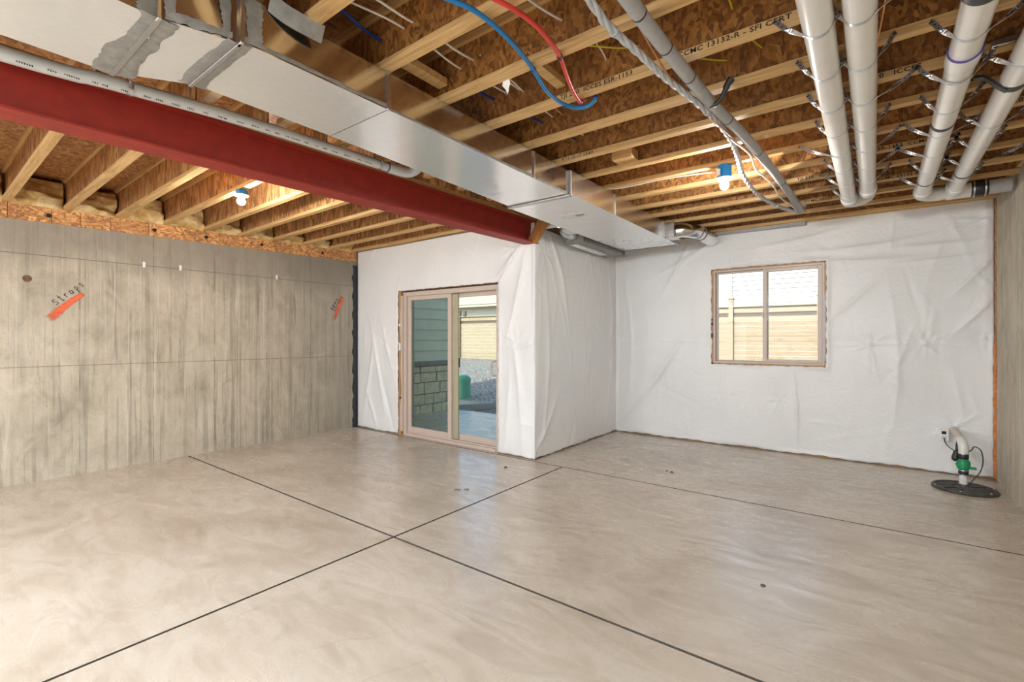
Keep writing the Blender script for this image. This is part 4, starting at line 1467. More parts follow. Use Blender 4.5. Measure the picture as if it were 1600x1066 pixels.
part('end_sleeve', MB().tube([(0.76, 5.60, PZ), (0.90, 5.60, PZ)], 0.060, 24), 'foam', cp, 50)

# hanger straps, each one slung differently
SL = {}
for nm, xc, (ya) in (('leftmost white pipe', -0.179, [(2.33, 0.10, 0.06), (2.73, 0.06, 0.05), (3.135, 0.055, 0.07), (3.53, 0.05, 0.06), (3.92, 0.18, 0.05), (4.32, 0.06, 0.05), (4.72, 0.09, 0.05), (5.13, 0.07, 0.05)]),
                     ('second white pipe', -0.042, [(2.33, 0.05, 0.11), (2.73, 0.05, 0.06), (3.135, 0.05, 0.16), (3.53, 0.05, 0.06), (3.92, 0.05, 0.12), (4.32, 0.05, 0.14), (4.72, 0.06, 0.09)]),
                     ('third white pipe', 0.325, [(2.73, 0.07, 0.12), (3.02, 0.10, 0.07), (3.53, 0.06, 0.08), (3.92, 0.12, 0.16), (4.32, 0.16, 0.06), (4.72, 0.06, 0.05), (5.30, 0.12, 0.06)]),
                     ('rightmost white pipe', 0.547, [(3.135, 0.11, 0.07), (3.92, 0.09, 0.13), (4.32, 0.07, 0.06), (4.72, 0.09, 0.24), (5.30, 0.14, 0.06)])):
    for i, (y, dl, dr) in enumerate(ya):
        pos = ['nearest the camera', 'second from the camera', 'third from the camera', 'fourth from the camera', 'fifth from the camera',
               'sixth from the camera', 'seventh from the camera', 'eighth from the camera'][i]
        xx = xc if nm != 'third white pipe' else x3(y)
        zt = JOIST_Z+0.012
        yj = min(JY, key=lambda q: abs(q-y))
        strap(xx, yj-0.0395, PZ, RP if not (nm.startswith('third') and i == 1) else 0.062, xx-RP-dl, xx+RP+dr, zt, 0.019,
              label='perforated metal strap on the %s, %s' % (nm, pos), group='hanger straps of the white pipes')

# black plastic bracket between the third and fourth pipes and on the grey line
P = [(0.40, 3.30, 2.66), (0.44, 3.31, 2.655), (0.49, 3.32, 2.60), (0.52, 3.33, 2.575)]
solo('pipe_bracket', MB().ribbon(spline([Vector(p) for p in P], 5), 0.035, 0.012, (0, 1, 0)), 'black', (0.45, 3.3, 2.6),
     'black plastic bracket between the two right-hand white pipes', 'bracket')
solo('pipe_bracket', MB().tube([(-0.70, 2.66, 2.60), (-0.66, 2.655, 2.60), (-0.62, 2.63, 2.63), (-0.60, 2.62, 2.665), (-0.58, 2.62, 2.69)], [0.012, 0.013, 0.013, 0.017, 0.02], 10, smooth_n=3),
     'black', (-0.65, 2.65, 2.6), 'black plastic hook clip holding the thick grey line', 'bracket', smooth=50)

# ---------------------------------------------------------------- thick grey line and wrapped bundle
gl = thing('insulated_line', (-0.65, 3.5, 2.62), 'thick grey foam-insulated line crossing below the joists to the window wall', 'pipe')
G = [(-0.73, -0.4, 2.62), (-0.73, 0.8, 2.62), (-0.727, 1.631, 2.62), (-0.724, 1.907, 2.62), (-0.715, 2.201, 2.62), (-0.695, 2.664, 2.62), (-0.647, 3.203, 2.62),
     (-0.614, 3.76, 2.62), (-0.591, 4.488, 2.62), (-0.575, 5.2, 2.62), (-0.57, 5.42, 2.615), (-0.565, 5.52, 2.64), (-0.56, 5.56, 2.72)]
part('foam_sleeve', MB().tube(G, 0.030, 18, smooth_n=6), 'foam', gl, 50)
GS = spline([Vector(p) for p in G], 6)
for k in (14, 21, 26, 33, 40, 47):
    a_, b_ = GS[k], GS[k]+(GS[k+1]-GS[k]).normalized()*0.008
    part('cable_tie', MB().tube([a_, b_], 0.0315, 16), 'black', gl, 50)

wbund = thing('cable_bundle', (-0.75, 3.0, 2.6), 'silvery grey spiral-wrapped cable bundle beside the thick grey line', 'cable')
B = [(-0.84, -0.4, 2.61), (-0.835, 0.9, 2.61), (-0.833, 1.535, 2.605), (-0.839, 1.731, 2.60), (-0.813, 1.991, 2.60), (-0.795, 2.216, 2.60), (-0.757, 2.483, 2.60), (-0.723, 2.773, 2.60),
     (-0.712, 3.155, 2.60), (-0.743, 3.521, 2.60), (-0.795, 3.962, 2.60), (-0.797, 4.579, 2.60), (-0.719, 5.067, 2.60), (-0.62, 5.39, 2.60), (-0.565, 5.50, 2.62)]
BS = spline([Vector(p) for p in B], 22)
for s in range(3):
    pts = []
    acc = 0.0
    for i, p in enumerate(BS):
        if i:
            acc += (BS[i]-BS[i-1]).length
        T_ = (BS[min(len(BS)-1, i+1)]-BS[max(0, i-1)]).normalized()
        N_ = Vector((0, 0, 1))
        N_ = (N_-T_*N_.dot(T_)).normalized()
        Bn = T_.cross(N_)
        a_ = acc*2*PI/0.26+s*2*PI/3+0.6*math.sin(acc*5)
        pts.append(p+(N_*math.cos(a_)+Bn*math.sin(a_))*0.0075)
    part('strand', MB().tube(pts, 0.0100, 8), 'wrap', wbund, 60)
for k in (70, 150, 215, 262):
    d_ = (BS[k+1]-BS[k]).normalized()
    part('cable_tie', MB().tube([BS[k], BS[k]+d_*0.008], 0.0215, 14), 'foam', wbund, 50)


def wire(name, pts, r, m, label, cat='cable', group=None, k=6):
    P = [Vector(p) for p in pts]
    c = tuple(P[len(P)//2])
    return solo(name, MB().tube(P, r, 8, smooth_n=k), m, c, label, cat, group, smooth=60)


wire('copper_wire', [(-0.775, 0.8, 2.66), (-0.772, 1.673, 2.66), (-0.77, 1.885, 2.645), (-0.776, 2.044, 2.63), (-0.775, 2.30, 2.60), (-0.755, 2.55, 2.60), (-0.735, 2.70, 2.59), (-0.70, 3.0, 2.585),
                     (-0.685, 3.2, 2.59)], 0.005, 'orange_c', 'thin orange-brown wire running along the thick grey line', 'wire')
wire('white_cable', [(-0.70, 3.15, 2.585), (-0.66, 3.5, 2.59), (-0.675, 3.8, 2.575), (-0.64, 4.2, 2.575), (-0.645, 4.7, 2.58), (-0.60, 5.1, 2.58), (-0.60, 5.4, 2.60)], 0.006, 'cable',
     'white cable looping under the far end of the thick grey line')

bx = thing('water_line', (-1.3, 2.0, 2.66), 'bright blue flexible water tube curving up into a joist bay', 'tube')
P = [(-1.62, 0.5, 2.664), (-1.45, 0.95, 2.664), (-1.312, 1.279, 2.665), (-1.265, 1.428, 2.665), (-1.270, 1.628, 2.668), (-1.315, 1.874, 2.672), (-1.358, 2.063, 2.655), (-1.372, 2.222, 2.655), (-1.345, 2.325, 2.655),
     (-1.30, 2.365, 2.655), (-1.25, 2.372, 2.665), (-1.225, 2.375, 2.70), (-1.225, 2.38, 2.80)]
part('tube', MB().tube(P, 0.0105, 12, smooth_n=6), 'bluep', bx, 60)
for p, q in (((-1.322, 1.90, 2.671), (-1.326, 1.915, 2.671)), ((-1.372, 2.27, 2.655), (-1.366, 2.285, 2.655)), ((-1.225, 2.374, 2.69), (-1.225, 2.375, 2.702))):
    part('clip', MB().tube([p, q], 0.0135, 10), 'blued', bx, 50)
rx = thing('water_line', (-1.2, 1.9, 2.66), 'bright red flexible water tube ending at a joist beside the blue one', 'tube')
P = [(-1.42, 0.5, 2.664), (-1.28, 1.0, 2.664), (-1.167, 1.39, 2.665), (-1.138, 1.505, 2.666), (-1.125, 1.633, 2.668), (-1.140, 1.781, 2.67), (-1.165, 1.90, 2.672), (-1.208, 2.029, 2.66), (-1.25, 2.16, 2.655),
     (-1.275, 2.26, 2.655), (-1.283, 2.31, 2.66), (-1.285, 2.352, 2.69)]
part('tube', MB().tube(P, 0.0105, 12, smooth_n=6), 'redp', rx, 60)
part('clip', MB().tube([(-1.163, 1.89, 2.672), (-1.168, 1.905, 2.671)], 0.0138, 10), 'black', rx, 50)
part('clip', MB().tube([(-1.281, 2.295, 2.657), (-1.283, 2.31, 2.66)], 0.0138, 10), 'purple', rx, 50)

# cables threaded through the joist webs
CG = 'white cables threaded through the right-hand joists'
wire('white_cable', [(-1.87, 1.0, 2.84), (-1.86, 1.241, 2.86), (-1.803, 1.389, 2.845), (-1.785, 1.522, 2.84), (-1.80, 1.65, 2.85), (-1.802, 1.85, 2.835), (-1.80, 2.034, 2.85), (-1.79, 2.31, 2.86)], 0.0055, 'cable',
     'white cable sagging nearest the duct in the first joist bays', group=CG)
wire('white_cable', [(-1.76, 1.0, 2.84), (-1.752, 1.298, 2.86), (-1.73, 1.45, 2.845), (-1.718, 1.60, 2.85), (-1.714, 1.80, 2.845), (-1.708, 2.008, 2.86), (-1.70, 2.31, 2.86)], 0.0065, 'cable',
     'second white cable from the duct in the first joist bays', group=CG)
wire('white_cable', [(-1.24, 1.5, 2.86), (-1.202, 1.717, 2.845), (-1.165, 1.87, 2.84), (-1.137, 1.999, 2.86), (-1.13, 2.08, 2.88)], 0.006, 'cable',
     'white cable above the red tube at the top of the photo', group=CG)
wire('white_cable', [(-1.12, 2.09, 2.88), (-1.121, 2.167, 2.86), (-1.124, 2.281, 2.84), (-1.15, 2.36, 2.82), (-1.169, 2.419, 2.80)], 0.0045, 'cable',
     'short white cable end dangling right of the red tube', group=CG)
wire('white_cable', [(-1.66, 1.9, 2.86), (-1.662, 2.182, 2.845), (-1.687, 2.411, 2.84), (-1.713, 2.632, 2.845), (-1.725, 2.898, 2.85), (-1.71, 3.11, 2.86), (-1.64, 3.22, 2.845), (-1.557, 3.341, 2.85), (-1.55, 3.51, 2.86)],
     0.0055, 'cable', 'long white cable passing several bays right of the duct', group=CG)
wire('white_cable', [(-1.62, 2.32, 2.86), (-1.64, 2.633, 2.845), (-1.641, 2.886, 2.845), (-1.60, 3.1, 2.86), (-1.54, 3.22, 2.845), (-1.502, 3.368, 2.85), (-1.49, 3.51, 2.87)], 0.0055, 'orange_c',
     'pale orange cable beside the long white cable right of the duct', group=CG)
wire('white_cable', [(-1.545, 3.49, 2.85), (-1.538, 3.60, 2.835), (-1.52, 3.75, 2.83), (-1.504, 3.85, 2.84), (-1.52, 4.0, 2.82), (-1.518, 4.15, 2.81), (-1.5, 4.3, 2.82)], 0.0055, 'cable',
     'white cable in the bays just left of the right bulb', group=CG)
wire('dark_blue_cable', [(-1.92, 1.0, 2.84), (-1.926, 1.253, 2.85), (-1.952, 1.391, 2.845), (-1.96, 1.49, 2.845), (-1.965, 1.60, 2.85), (-1.967, 1.726, 2.85), (-1.95, 1.86, 2.845), (-1.918, 2.014, 2.85), (-1.90, 2.31, 2.86)],
     0.008, 'blued', 'dark blue tube through the joist bays beside the duct top')
wire('dark_blue_cable', [(-1.86, 2.31, 2.86), (-1.84, 2.5, 2.84), (-1.80, 2.72, 2.83), (-1.78, 2.95, 2.84), (-1.77, 3.12, 2.84), (-1.72, 3.3, 2.81), (-1.68, 3.42, 2.83), (-1.66, 3.7, 2.85)],
     0.007, 'blued', 'dark blue tube further back between the duct and the right bulb')
wire('light_cable', [(-1.86, 3.86, 2.684), (-1.80, 3.865, 2.668), (-1.624, 3.868, 2.664), (-1.45, 3.868, 2.668), (-1.293, 3.868, 2.664), (-1.12, 3.868, 2.655), (-0.97, 3.872, 2.64)], 0.0055, 'cable',
     'white cable feeding the blue box of the right bulb')
wire('yellow_cable', [(-1.25, 2.05, 2.84), (-1.131, 2.186, 2.85), (-1.02, 2.27, 2.84), (-0.906, 2.344, 2.85), (-0.80, 2.52, 2.855), (-0.721, 2.638, 2.85), (-0.58, 2.74, 2.84), (-0.445, 2.82, 2.85)], 0.005, 'yellow',
     'thin yellow cable passing behind the thick grey line')
wire('yellow_cable', [(-0.50, 2.0, 2.86), (-0.506, 2.247, 2.85), (-0.508, 2.40, 2.84), (-0.485, 2.60, 2.85), (-0.45, 2.72, 2.845), (-0.40, 2.831, 2.85), (-0.36, 3.1, 2.86)], 0.005, 'yellow',
     'thin yellow cable at the top, left of the leftmost white pipe')
wire('thin_wire', [(0.06, 1.9, 2.70), (0.045, 2.1, 2.66), (0.03, 2.35, 2.63), (0.0, 2.62, 2.60)], 0.003, 'orange_c', 'thin brown wire hanging beside the second white pipe', 'wire')
wire('thin_wire', [(0.62, 2.6, 2.70), (0.55, 2.78, 2.68), (0.52, 2.95, 2.69)], 0.0025, 'orange_c', 'thin brown wire between the two right white pipes', 'wire')
wire('thin_wire', [(-0.42, 4.9, 2.685), (-0.2, 5.0, 2.665), (0.0, 5.05, 2.655), (0.22, 5.10, 2.68)], 0.0025, 'orange_c', 'thin brown wire crossing under the far joists', 'wire')
solo('nail_plate', MB().bbox((0.085, 2.272, 2.692), (0.15, 2.284, 2.715), 0.002), 'steel', (0.11, 2.28, 2.7),
     'small bent metal plate on the joist between second and third pipes', 'plate')
m = MB().bbox((0.43, 3.065, 2.694), (0.62, 3.075, 2.722), 0.002)
solo('metal_strip', m, 'steel', (0.52, 3.07, 2.7), 'grey perforated metal strip on the joist near the right edge', 'plate')
# torn paper tag
m = MB()
vs = [(-1.53, 1.93, 2.688), (-1.49, 1.932, 2.690), (-1.485, 1.935, 2.665), (-1.495, 1.937, 2.655), (-1.497, 1.936, 2.632), (-1.507, 1.937, 2.622), (-1.515, 1.935, 2.645), (-1.522, 1.934, 2.652), (-1.535, 1.932, 2.668)]
n = len(vs)
m.poly(vs+[(x, y+0.002, z) for x, y, z in vs], [tuple(range(n)), tuple(range(2*n-1, n-1, -1))]+[(i, (i+1) % n, (i+1) % n+n, i+n) for i in range(n)])
solo('paper_tag', m, 'white', (-1.51, 1.93, 2.69), 'torn off-white paper scrap hanging from a joist', 'paper')
# grey foam strip over the window wall plate
m = MB().bbox((-1.60, 6.34, 2.655), (-0.62, 6.40, 2.705), 0.006)
solo('foam_strip', m, 'foam', (-1.1, 6.37, 2.66), 'grey foam strip along the top of the window wall', 'strip')

# ---------------------------------------------------------------- lamp holders


def bulb_fixture(loc, ztop, label, rz=0):
    o = thing('ceiling_bulb', loc, label, 'lamp')
    x, y, z = loc      # centre of bulb
    part('junction_box', MB().lathe((x, y+0.005, ztop), [(0.050, 0.0), (0.050, -(ztop-z-0.058))], 8), 'boxblue', o, label='blue plastic junction box')
    zb = z+0.052
    part('lamp_holder', MB().lathe((x, y, zb), [(0.058, 0.006), (0.060, 0.0), (0.052, -0.008), (0.026, -0.016), (0.023, -0.022)], 24), 'white', o, 50)
    part('bulb_base', MB().lathe((x, y, z), [(0.021, 0.045), (0.022, 0.030), (0.026, 0.018)], 20), 'white', o, 60)
    pr_ = [(0.0245, 0.020)]+[(0.0325*math.cos(a), 0.0325*math.sin(a)) for a in [0.55-0.2*k for k in range(11)] if a > -1.55]+[(0.003, -0.0325)]
    part('bulb', MB().lathe((x, y, z), pr_, 24), 'bulb', o, 60)
    return o


b1_ = bulb_fixture((-0.912, 3.89, 2.53), 2.687, 'lit bulb in blue box under the right-hand joists')
part('box_tab', MB().bbox((-0.955, 3.835, 2.60), (-0.93, 3.848, 2.65), 0.002), 'white', b1_)
bulb_fixture((-4.39, 1.865, 2.55), 2.643, 'lit bulb in blue box under the left-hand joists')
bulb_fixture((-4.3, -1.76, 2.53), 2.58, 'added fill bulb out of view behind the camera on the left side')  # extra bulb out of view, added to brighten the room

# ---------------------------------------------------------------- sump pit and pump pipe
lid = thing('sump_pit', (0.645, 5.84, 0), 'black round sump pit lid on the floor in the right corner', 'lid')
m = MB().lathe((0.645, 5.84, 0.0), [(0.222, 0.0), (0.226, 0.012), (0.218, 0.024), (0.200, 0.026), (0.194, 0.018), (0.06, 0.020)], 40)
part('cover', m, 'lid', lid, 35)
for k in range(10):
    a_ = 2*PI*k/10
    c, s = math.cos(a_), math.sin(a_)
    part('rib', MB().ribbon([(0.645+0.07*c, 5.84+0.07*s, 0.022), (0.645+0.19*c, 5.84+0.19*s, 0.022)], 0.012, 0.006, (-s, c, 0)), 'lid', lid)
for k in range(6):
    a_ = 2*PI*k/6+0.3
    part('bolt', MB().lathe((0.645+0.208*math.cos(a_), 5.84+0.208*math.sin(a_), 0.025), [(0.008, 0), (0.008, 0.005), (0.004, 0.007)], 6), 'steel', lid)
sp = thing('sump_pipe', (0.655, 5.98, 0.02), 'white discharge pipe with green check valve rising from the sump lid', 'pipe')
sx, sy = 0.655, 5.98
part('lower_pipe', MB().lathe((sx, sy, 0.018), [(0.032, 0), (0.032, 0.06), (0.029, 0.062), (0.029, 0.12)], 20), 'pvc', sp, 50)
part('rubber_coupling', MB().lathe((sx, sy, 0.105), [(0.034, 0), (0.036, 0.005), (0.036, 0.04), (0.034, 0.045)], 20), 'black', sp, 50)
part('hose_clamp', MB().lathe((sx, sy, 0.100), [(0.037, 0), (0.037, 0.008)], 20).lathe((sx, sy, 0.142), [(0.037, 0), (0.037, 0.008)], 20), 'steel', sp, 50)
part('check_valve', MB().lathe((sx, sy, 0.150), [(0.034, 0), (0.036, 0.004), (0.046, 0.012), (0.048, 0.03), (0.048, 0.065), (0.045, 0.08), (0.036, 0.088), (0.034, 0.10)], 16)
     .bbox((sx+0.03, sy-0.03, 0.163), (sx+0.085, sy, 0.183), 0.004).bbox((sx-0.055, sy-0.02, 0.185), (sx-0.04, sy, 0.21), 0.003), 'green', sp, 40)
part('rubber_coupling', MB().lathe((sx, sy, 0.248), [(0.034, 0), (0.037, 0.005), (0.037, 0.045), (0.034, 0.05)], 20), 'black', sp, 50)
part('hose_clamp', MB().lathe((sx, sy, 0.294), [(0.038, 0), (0.038, 0.009)], 20), 'steel', sp, 50)
part('elbow', MB().tube([(sx, sy, 0.295), (sx, sy, 0.35), (sx-0.004, sy+0.015, 0.385), (sx-0.012, sy+0.06, 0.415)], [0.036, 0.036, 0.036, 0.036, 0.036], 20, smooth_n=5), 'pvc', sp, 50)
part('upper_pipe', MB().tube([(sx-0.010, sy+0.055, 0.412), (sx-0.03, YW-0.02, 0.452)], 0.029, 20), simple('pvc_beige', (0.66, 0.58, 0.50), 0.35, var=0.04), sp, 50)
fl_ = MB()
for k in range(7):
    a_ = 2*PI*k/7
    fl_.poly([(sx-0.03+0.025*math.cos(a_-0.25), YW-0.035, 0.452+0.025*math.sin(a_-0.25)), (sx-0.03+0.025*math.cos(a_+0.25), YW-0.035, 0.452+0.025*math.sin(a_+0.25)),
              (sx-0.03+0.06*math.cos(a_), YW-0.06, 0.452+0.06*math.sin(a_))], [(0, 1, 2)])
part('torn_sheet_edge', fl_, 'poly', sp)
ol = thing('wall_outlet', (0.553, YW-0.03, 0.39), 'white electrical outlet on the insulated wall beside the sump pipe', 'outlet')
part('cover_plate', MB().bbox((0.516, YW-0.075, 0.335), (0.592, YW-0.028, 0.452), 0.004), 'white', ol)
part('socket', MB().bbox((0.537, YW-0.078, 0.403), (0.571, YW-0.070, 0.433), 0.002), 'dark', ol)
part('socket', MB().bbox((0.537, YW-0.078, 0.352), (0.571, YW-0.070, 0.382), 0.002), 'vinyl', ol)
wire('power_cord', [(0.555, YW-0.08, 0.365), (0.56, YW-0.10, 0.33), (0.58, YW-0.16, 0.30), (0.60, 6.15, 0.292), (0.625, 6.03, 0.29), (0.70, 5.97, 0.33), (0.725, 5.97, 0.37), (0.77, 5.98, 0.34), (0.785, 5.99, 0.24), (0.765, 5.99, 0.14),
                    (0.715, 5.98, 0.06), (0.70, 5.97, 0.028)], 0.0045, 'black', 'black pump cord curving from the outlet around the green valve', 'cord')
o = solo('cord_plug', MB().tube([(0.605, 6.0, 0.22), (0.60, 6.0, 0.245), (0.61, 6.01, 0.29), (0.62, 6.02, 0.33), (0.62, 6.03, 0.42)], [0.018, 0.026, 0.024, 0.016, 0.01], 12, smooth_n=3), 'black',
         (0.6, 6.0, 0.3), 'black float switch plug hanging left of the green valve', 'plug', smooth=50)

# small debris on the floor
for i, (x, y, r, lab) in enumerate(((-1.681, 4.818, 0.012, 'dark crumb on the floor between patio corner and window wall, left one of two'),
                                    (-1.62, 4.79, 0.017, 'larger dark crumb on the floor before the window wall'),
                                    (-0.483, 2.902, 0.014, 'brown crumb on the bright middle of the floor'),
                                    (-3.066, 3.914, 0.018, 'small dry scrap on the floor near the insulated corner'))):
    m = MB().lathe((x, y, 0.0), [(r, 0.0), (r*0.9, r*0.4), (r*0.4, r*0.7)], 7)
    solo('debris_crumb', m, 'joint', (x, y, 0), lab, 'debris')
for i, (x, y, lab) in enumerate(((-2.955, 3.07, 'left curl of dry grey wire scrap on the floor before the door'), (-2.89, 3.12, 'right curl of dry grey wire scrap on the floor before the door'))):
    rr = random.Random(i)
    pts = [(x+0.028*math.cos(k*0.9)*rr.uniform(0.5, 1.1), y+0.028*math.sin(k*0.9)*rr.uniform(0.5, 1.1), 0.004+0.001*k) for k in range(9)]
    wire('wire_scrap', pts, 0.0022, 'joint', lab, 'debris')

# ================================================================= outdoors
# upper storey that shades the patio
struct('upper_storey', MB().box((-9.5, -5.0, 3.08), (1.4, 4.6, 4.9)).box((-9.5, 4.6, 2.75), (XL-0.32, 6.25, 4.9)), 'siding')
ground = MB()
gx = [-30, -16, -12, -10, -8, -6.5, -5, -3.2, -1.5, 0.5, 3, 8, 16]
gy = [4.55, 5.5, 6.3, 7, 8, 9, 10, 11, 12, 13, 14, 15, 16.5, 22, 40]


def gz(y):
    return -0.10 if y < 6.5 else min(0.47, -0.10+(y-6.5)*0.068)


vs = [(x, y, gz(y)+0.02*math.sin(x*1.3+y)*(1 if y > 7 else 0)) for x in gx for y in gy]
ny = len(gy)
fs = [(i*ny+j, (i+1)*ny+j, (i+1)*ny+j+1, i*ny+j+1) for i in range(len(gx)-1) for j in range(ny-1)]
ground.poly(vs, fs)
g = struct('ground', ground, 'gravel', 60)
struct('patio', MB().box((XL-0.2, 4.53, -0.16), (-3.2, 6.33, -0.05)), 'patio')
# patio side wall with stone veneer and lap siding
XS = -6.46
sw = struct('wall_patio_side', MB().box((XS-0.35, 4.5, -0.2), (XS-0.02, 6.55, 3.0)), 'mortar')
rr = random.Random(21)
z = -0.05
rowh = [0.20, 0.19, 0.21, 0.18, 0.12]
for r_, h_ in enumerate(rowh):
    y = 4.5-(0.1 if r_ % 2 else 0)
    while y < 6.54:
        wd = rr.uniform(0.22, 0.42)
        y1_ = min(6.55, y+wd)
        if 6.55-y1_ < 0.10:
            y1_ = 6.55
        e = rr.uniform(0.0, 0.02)
        part('stone', MB().bbox((XS-0.03, max(4.5, y)+0.006, z+0.006), (XS+0.012+e, y1_-0.006, z+h_-0.006), 0.008), 'stone', sw)
        y = y1_
    z += h_
part('ledge', MB().bbox((XS-0.03, 4.5, z), (XS+0.06, 6.57, z+0.09), 0.01), 'ledge', sw)
z += 0.09
while z < 2.7:
    m = MB().hexa([(XS-0.03, 4.5, z), (XS+0.022, 4.5, z), (XS+0.022, 6.53, z), (XS-0.03, 6.53, z)],
                  [(XS-0.03, 4.5, z+0.195), (XS+0.004, 4.5, z+0.195), (XS+0.004, 6.53, z+0.195), (XS-0.03, 6.53, z+0.195)])
    part('siding_board', m, 'siding', sw)
    z += 0.19
part('corner_trim', MB().bbox((XS-0.03, 6.49, 0.94), (XS+0.035, 6.57, 2.75), 0.004), 'siding', sw)
# landscape edging strips
for a_, b_, lab in (((-7.6, 7.05, -0.05), (-6.1, 7.35, -0.05), 'grey landscape edging strip nearest the green riser'),
                    ((-6.65, 6.75, -0.08), (-4.7, 8.3, 0.02), 'longest grey landscape edging strip across the gravel'),
                    ((-6.5, 6.42, -0.1), (-5.9, 6.62, -0.1), 'short grey landscape edging strip at the patio corner')):
    d = Vector(b_)-Vector(a_)
    m = MB().ribbon([Vector(a_)+Vector((0, 0, 0.05)), Vector(a_)+d*0.5+Vector((0, 0.02, 0.05)), Vector(b_)+Vector((0, 0, 0.05))], 0.12, 0.02, (0, 0, 1))
    solo('edging_strip', m, 'edging', a_, lab, 'edging')
ut = thing('utility_riser', (-7.48, 8.0, 0.0), 'green domed plastic utility riser standing in the gravel', 'utility cover')
part('barrel', MB().lathe((-7.48, 8.0, -0.02), [(0.165, 0), (0.155, 0.25), (0.15, 0.40)], 20), 'utility_green', ut, 50)
part('dome', MB().lathe((-7.48, 8.0, 0.38), [(0.165, 0), (0.165, 0.03), (0.14, 0.08), (0.09, 0.115), (0.02, 0.125)], 20), 'utility_green', ut, 50)
# little weeds
rr = random.Random(4)


def weed(x, y, z, h_, lab, n=9):
    m = MB()
    for k in range(n):
        a_ = rr.uniform(0, 2*PI)
        l_ = rr.uniform(0.3, 1.0)*h_
        dx, dy = math.cos(a_)*l_*0.35, math.sin(a_)*l_*0.35
        m.tube([(x, y, z), (x+dx*0.4, y+dy*0.4, z+l_*0.6), (x+dx, y+dy, z+l_)], [0.012, 0.010, 0.002], 5)
    solo('weed', m, 'leaf', (x, y, z), lab, 'plant')


weed(-7.7, 7.9, 0.0, 0.35, 'small green weed at the foot of the green riser', 14)
weed(-2.15, 10.6, 0.17, 0.9, 'left dry weed stem outside the slider window')
weed(-1.55, 10.6, 0.17, 0.9, 'right dry weed stem outside the slider window')

# fence
fence = thing('wood_fence', (-8, 15.2, 0.45), 'pale cedar horizontal board fence behind the gravel yard', 'fence')
posts = [-3.37-2.216*k for k in range(-2, 8)]
for x in posts:
    po = part('post', MB().box((x-0.06, 15.10, 0.3), (x+0.06, 15.24, 2.50)), 'fence', fence)
    part('post_cap', MB().bbox((x-0.085, 15.08, 2.50), (x+0.085, 15.26, 2.54), 0.008), 'fence', po)
bh = 0.142
board = MB().box((-1.04, -0.012, 0), (1.04, 0.012, bh-0.007)).mesh('board', M['fence'])
rail = MB().box((-1.04, -0.012, 0), (1.04, 0.012, 0.17)).mesh('top_board', M['fence'])
for a_, b_ in zip(posts[:-1], posts[1:]):
    xc = (a_+b_)/2
    z = 0.42
    for k in range(12):
        if z+bh > 2.08:
            break
        q = link('board', board, fence)
        q.location = (xc-org(fence)[0], 15.2-org(fence)[1]+(0.006 if k % 2 else -0.006), z-org(fence)[2])
        z += bh
    q = link('board', rail, fence)
    q.location = (xc-org(fence)[0], 0.0, 2.09-org(fence)[2])
    part('cap_rail', MB().box((b_+0.06, 15.12, 2.262), (a_-0.06, 15.25, 2.295)), 'fence', fence)
    part('gap_shade_strip', MB().box((b_+0.06, 15.216, 1.97), (a_-0.06, 15.232, 2.262)), 'fence_d', fence)  # dark strip added behind the boards to stand for shade in the gap
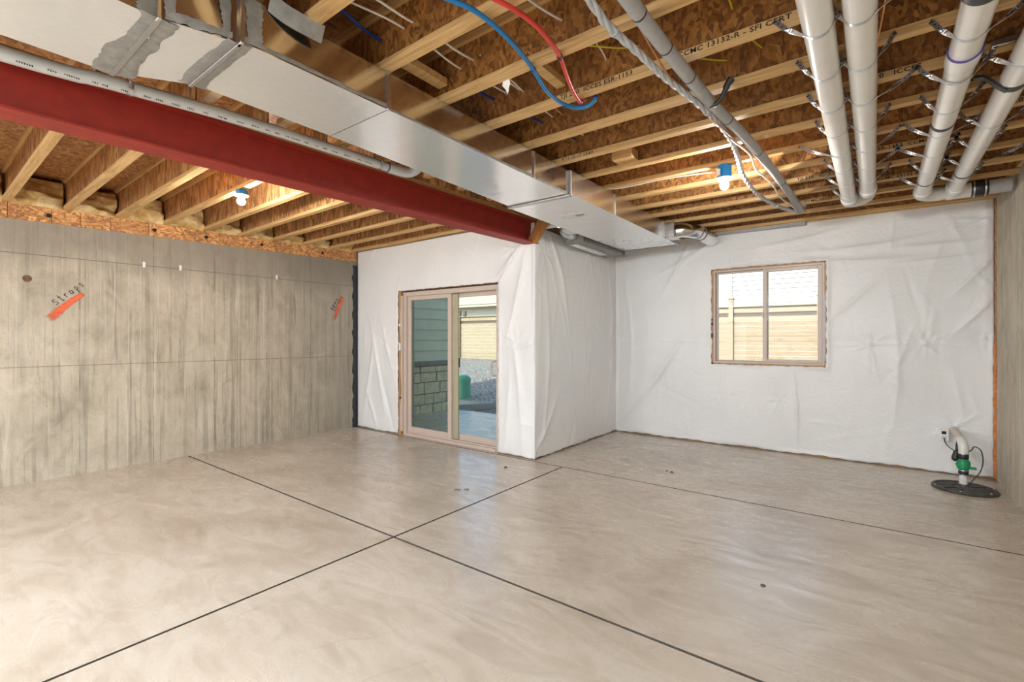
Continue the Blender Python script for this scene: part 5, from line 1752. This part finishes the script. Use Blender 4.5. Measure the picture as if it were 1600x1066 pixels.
# neighbours
hs = thing('neighbour_house', (-0.5, 20, 0.4), 'white lap-sided neighbour house seen through the slider window', 'house')
part('wall', MB().box((-4.45, 19.5, 0.3), (9, 24, 6.6)), 'white_siding', hs)
m = MB()
z = 0.4
while z < 6.4:
    m.hexa([(-4.3, 19.44, z), (9, 19.44, z), (9, 19.5, z), (-4.3, 19.5, z)], [(-4.3, 19.475, z+0.172), (9, 19.475, z+0.172), (9, 19.5, z+0.172), (-4.3, 19.5, z+0.172)])
    z += 0.172
part('siding', m, 'white_siding', hs, stuff=True)
part('corner_board', MB().box((-4.47, 19.40, 0.3), (-4.28, 19.6, 6.4)), 'white_siding', hs)
h2_ = thing('neighbour_house', (-17, 20, 0.4), 'beige-roofed neighbour house seen over the fence through the patio door', 'house')
part('wall', MB().box((-27, 20.5, 0.3), (-9.5, 28, 3.15)), 'white_siding', h2_)
m = MB().hexa([(-28, 19.8, 3.10), (-9, 19.8, 3.10), (-9, 19.84, 3.28), (-28, 19.84, 3.28)], [(-28, 19.8, 3.26), (-9, 19.8, 3.26), (-9, 19.9, 3.30), (-28, 19.9, 3.30)])
part('fascia', MB().box((-28, 19.75, 3.08), (-9, 19.85, 3.22)), 'fascia', h2_)
m = MB()
n = 14
for k in range(n):
    y0, y1_ = 19.7+k*0.32, 19.7+(k+1)*0.32
    z0, z1_ = 3.22+k*0.14, 3.22+(k+1)*0.14
    m.hexa([(-28, y0, z0), (-9, y0, z0), (-9, y1_, z1_-0.02), (-28, y1_, z1_-0.02)], [(-28, y0, z0+0.035), (-9, y0, z0+0.035), (-9, y1_, z1_+0.01), (-28, y1_, z1_+0.01)])
part('roof', m, 'shingle', h2_)
part('roof_vent', MB().bbox((-16.0, 20.3, 3.55), (-15.8, 20.5, 3.75), 0.02), 'fascia', h2_)
m = MB().bbox((-14.15, 15.06, 2.30), (-14.0, 15.16, 2.52), 0.02)
solo('fence_lamp', m, 'fence_d', (-14.1, 15.1, 2.3), 'small dark box light fixed beside the fence post', 'lamp')

# anything top-level that slipped through without a label
for o in C.objects:
    if o.parent is None and o.type in {'MESH', 'EMPTY'} and 'label' not in o:
        if o.get('kind') == 'structure':
            lab = {'wall_back': ('cast concrete wall behind the camera', 'wall'), 'wall_door_side': ('timber framed wall that holds the patio door', 'wall'),
                   'wall_window_side': ('timber framed wall that holds the slider window', 'wall'), 'wall_jog': ('timber framed return wall between door and window walls', 'wall'),
                   'upper_storey': ('upper storey of the house above the basement', 'house'), 'ground': ('gravel yard rising to the fence', 'gravel'),
                   'patio': ('pale concrete patio slab outside the glass door', 'patio'), 'wall_patio_side': ('sided patio wall with stone veneer base', 'wall')}.get(o.name)
            if lab:
                o['label'], o['category'] = lab
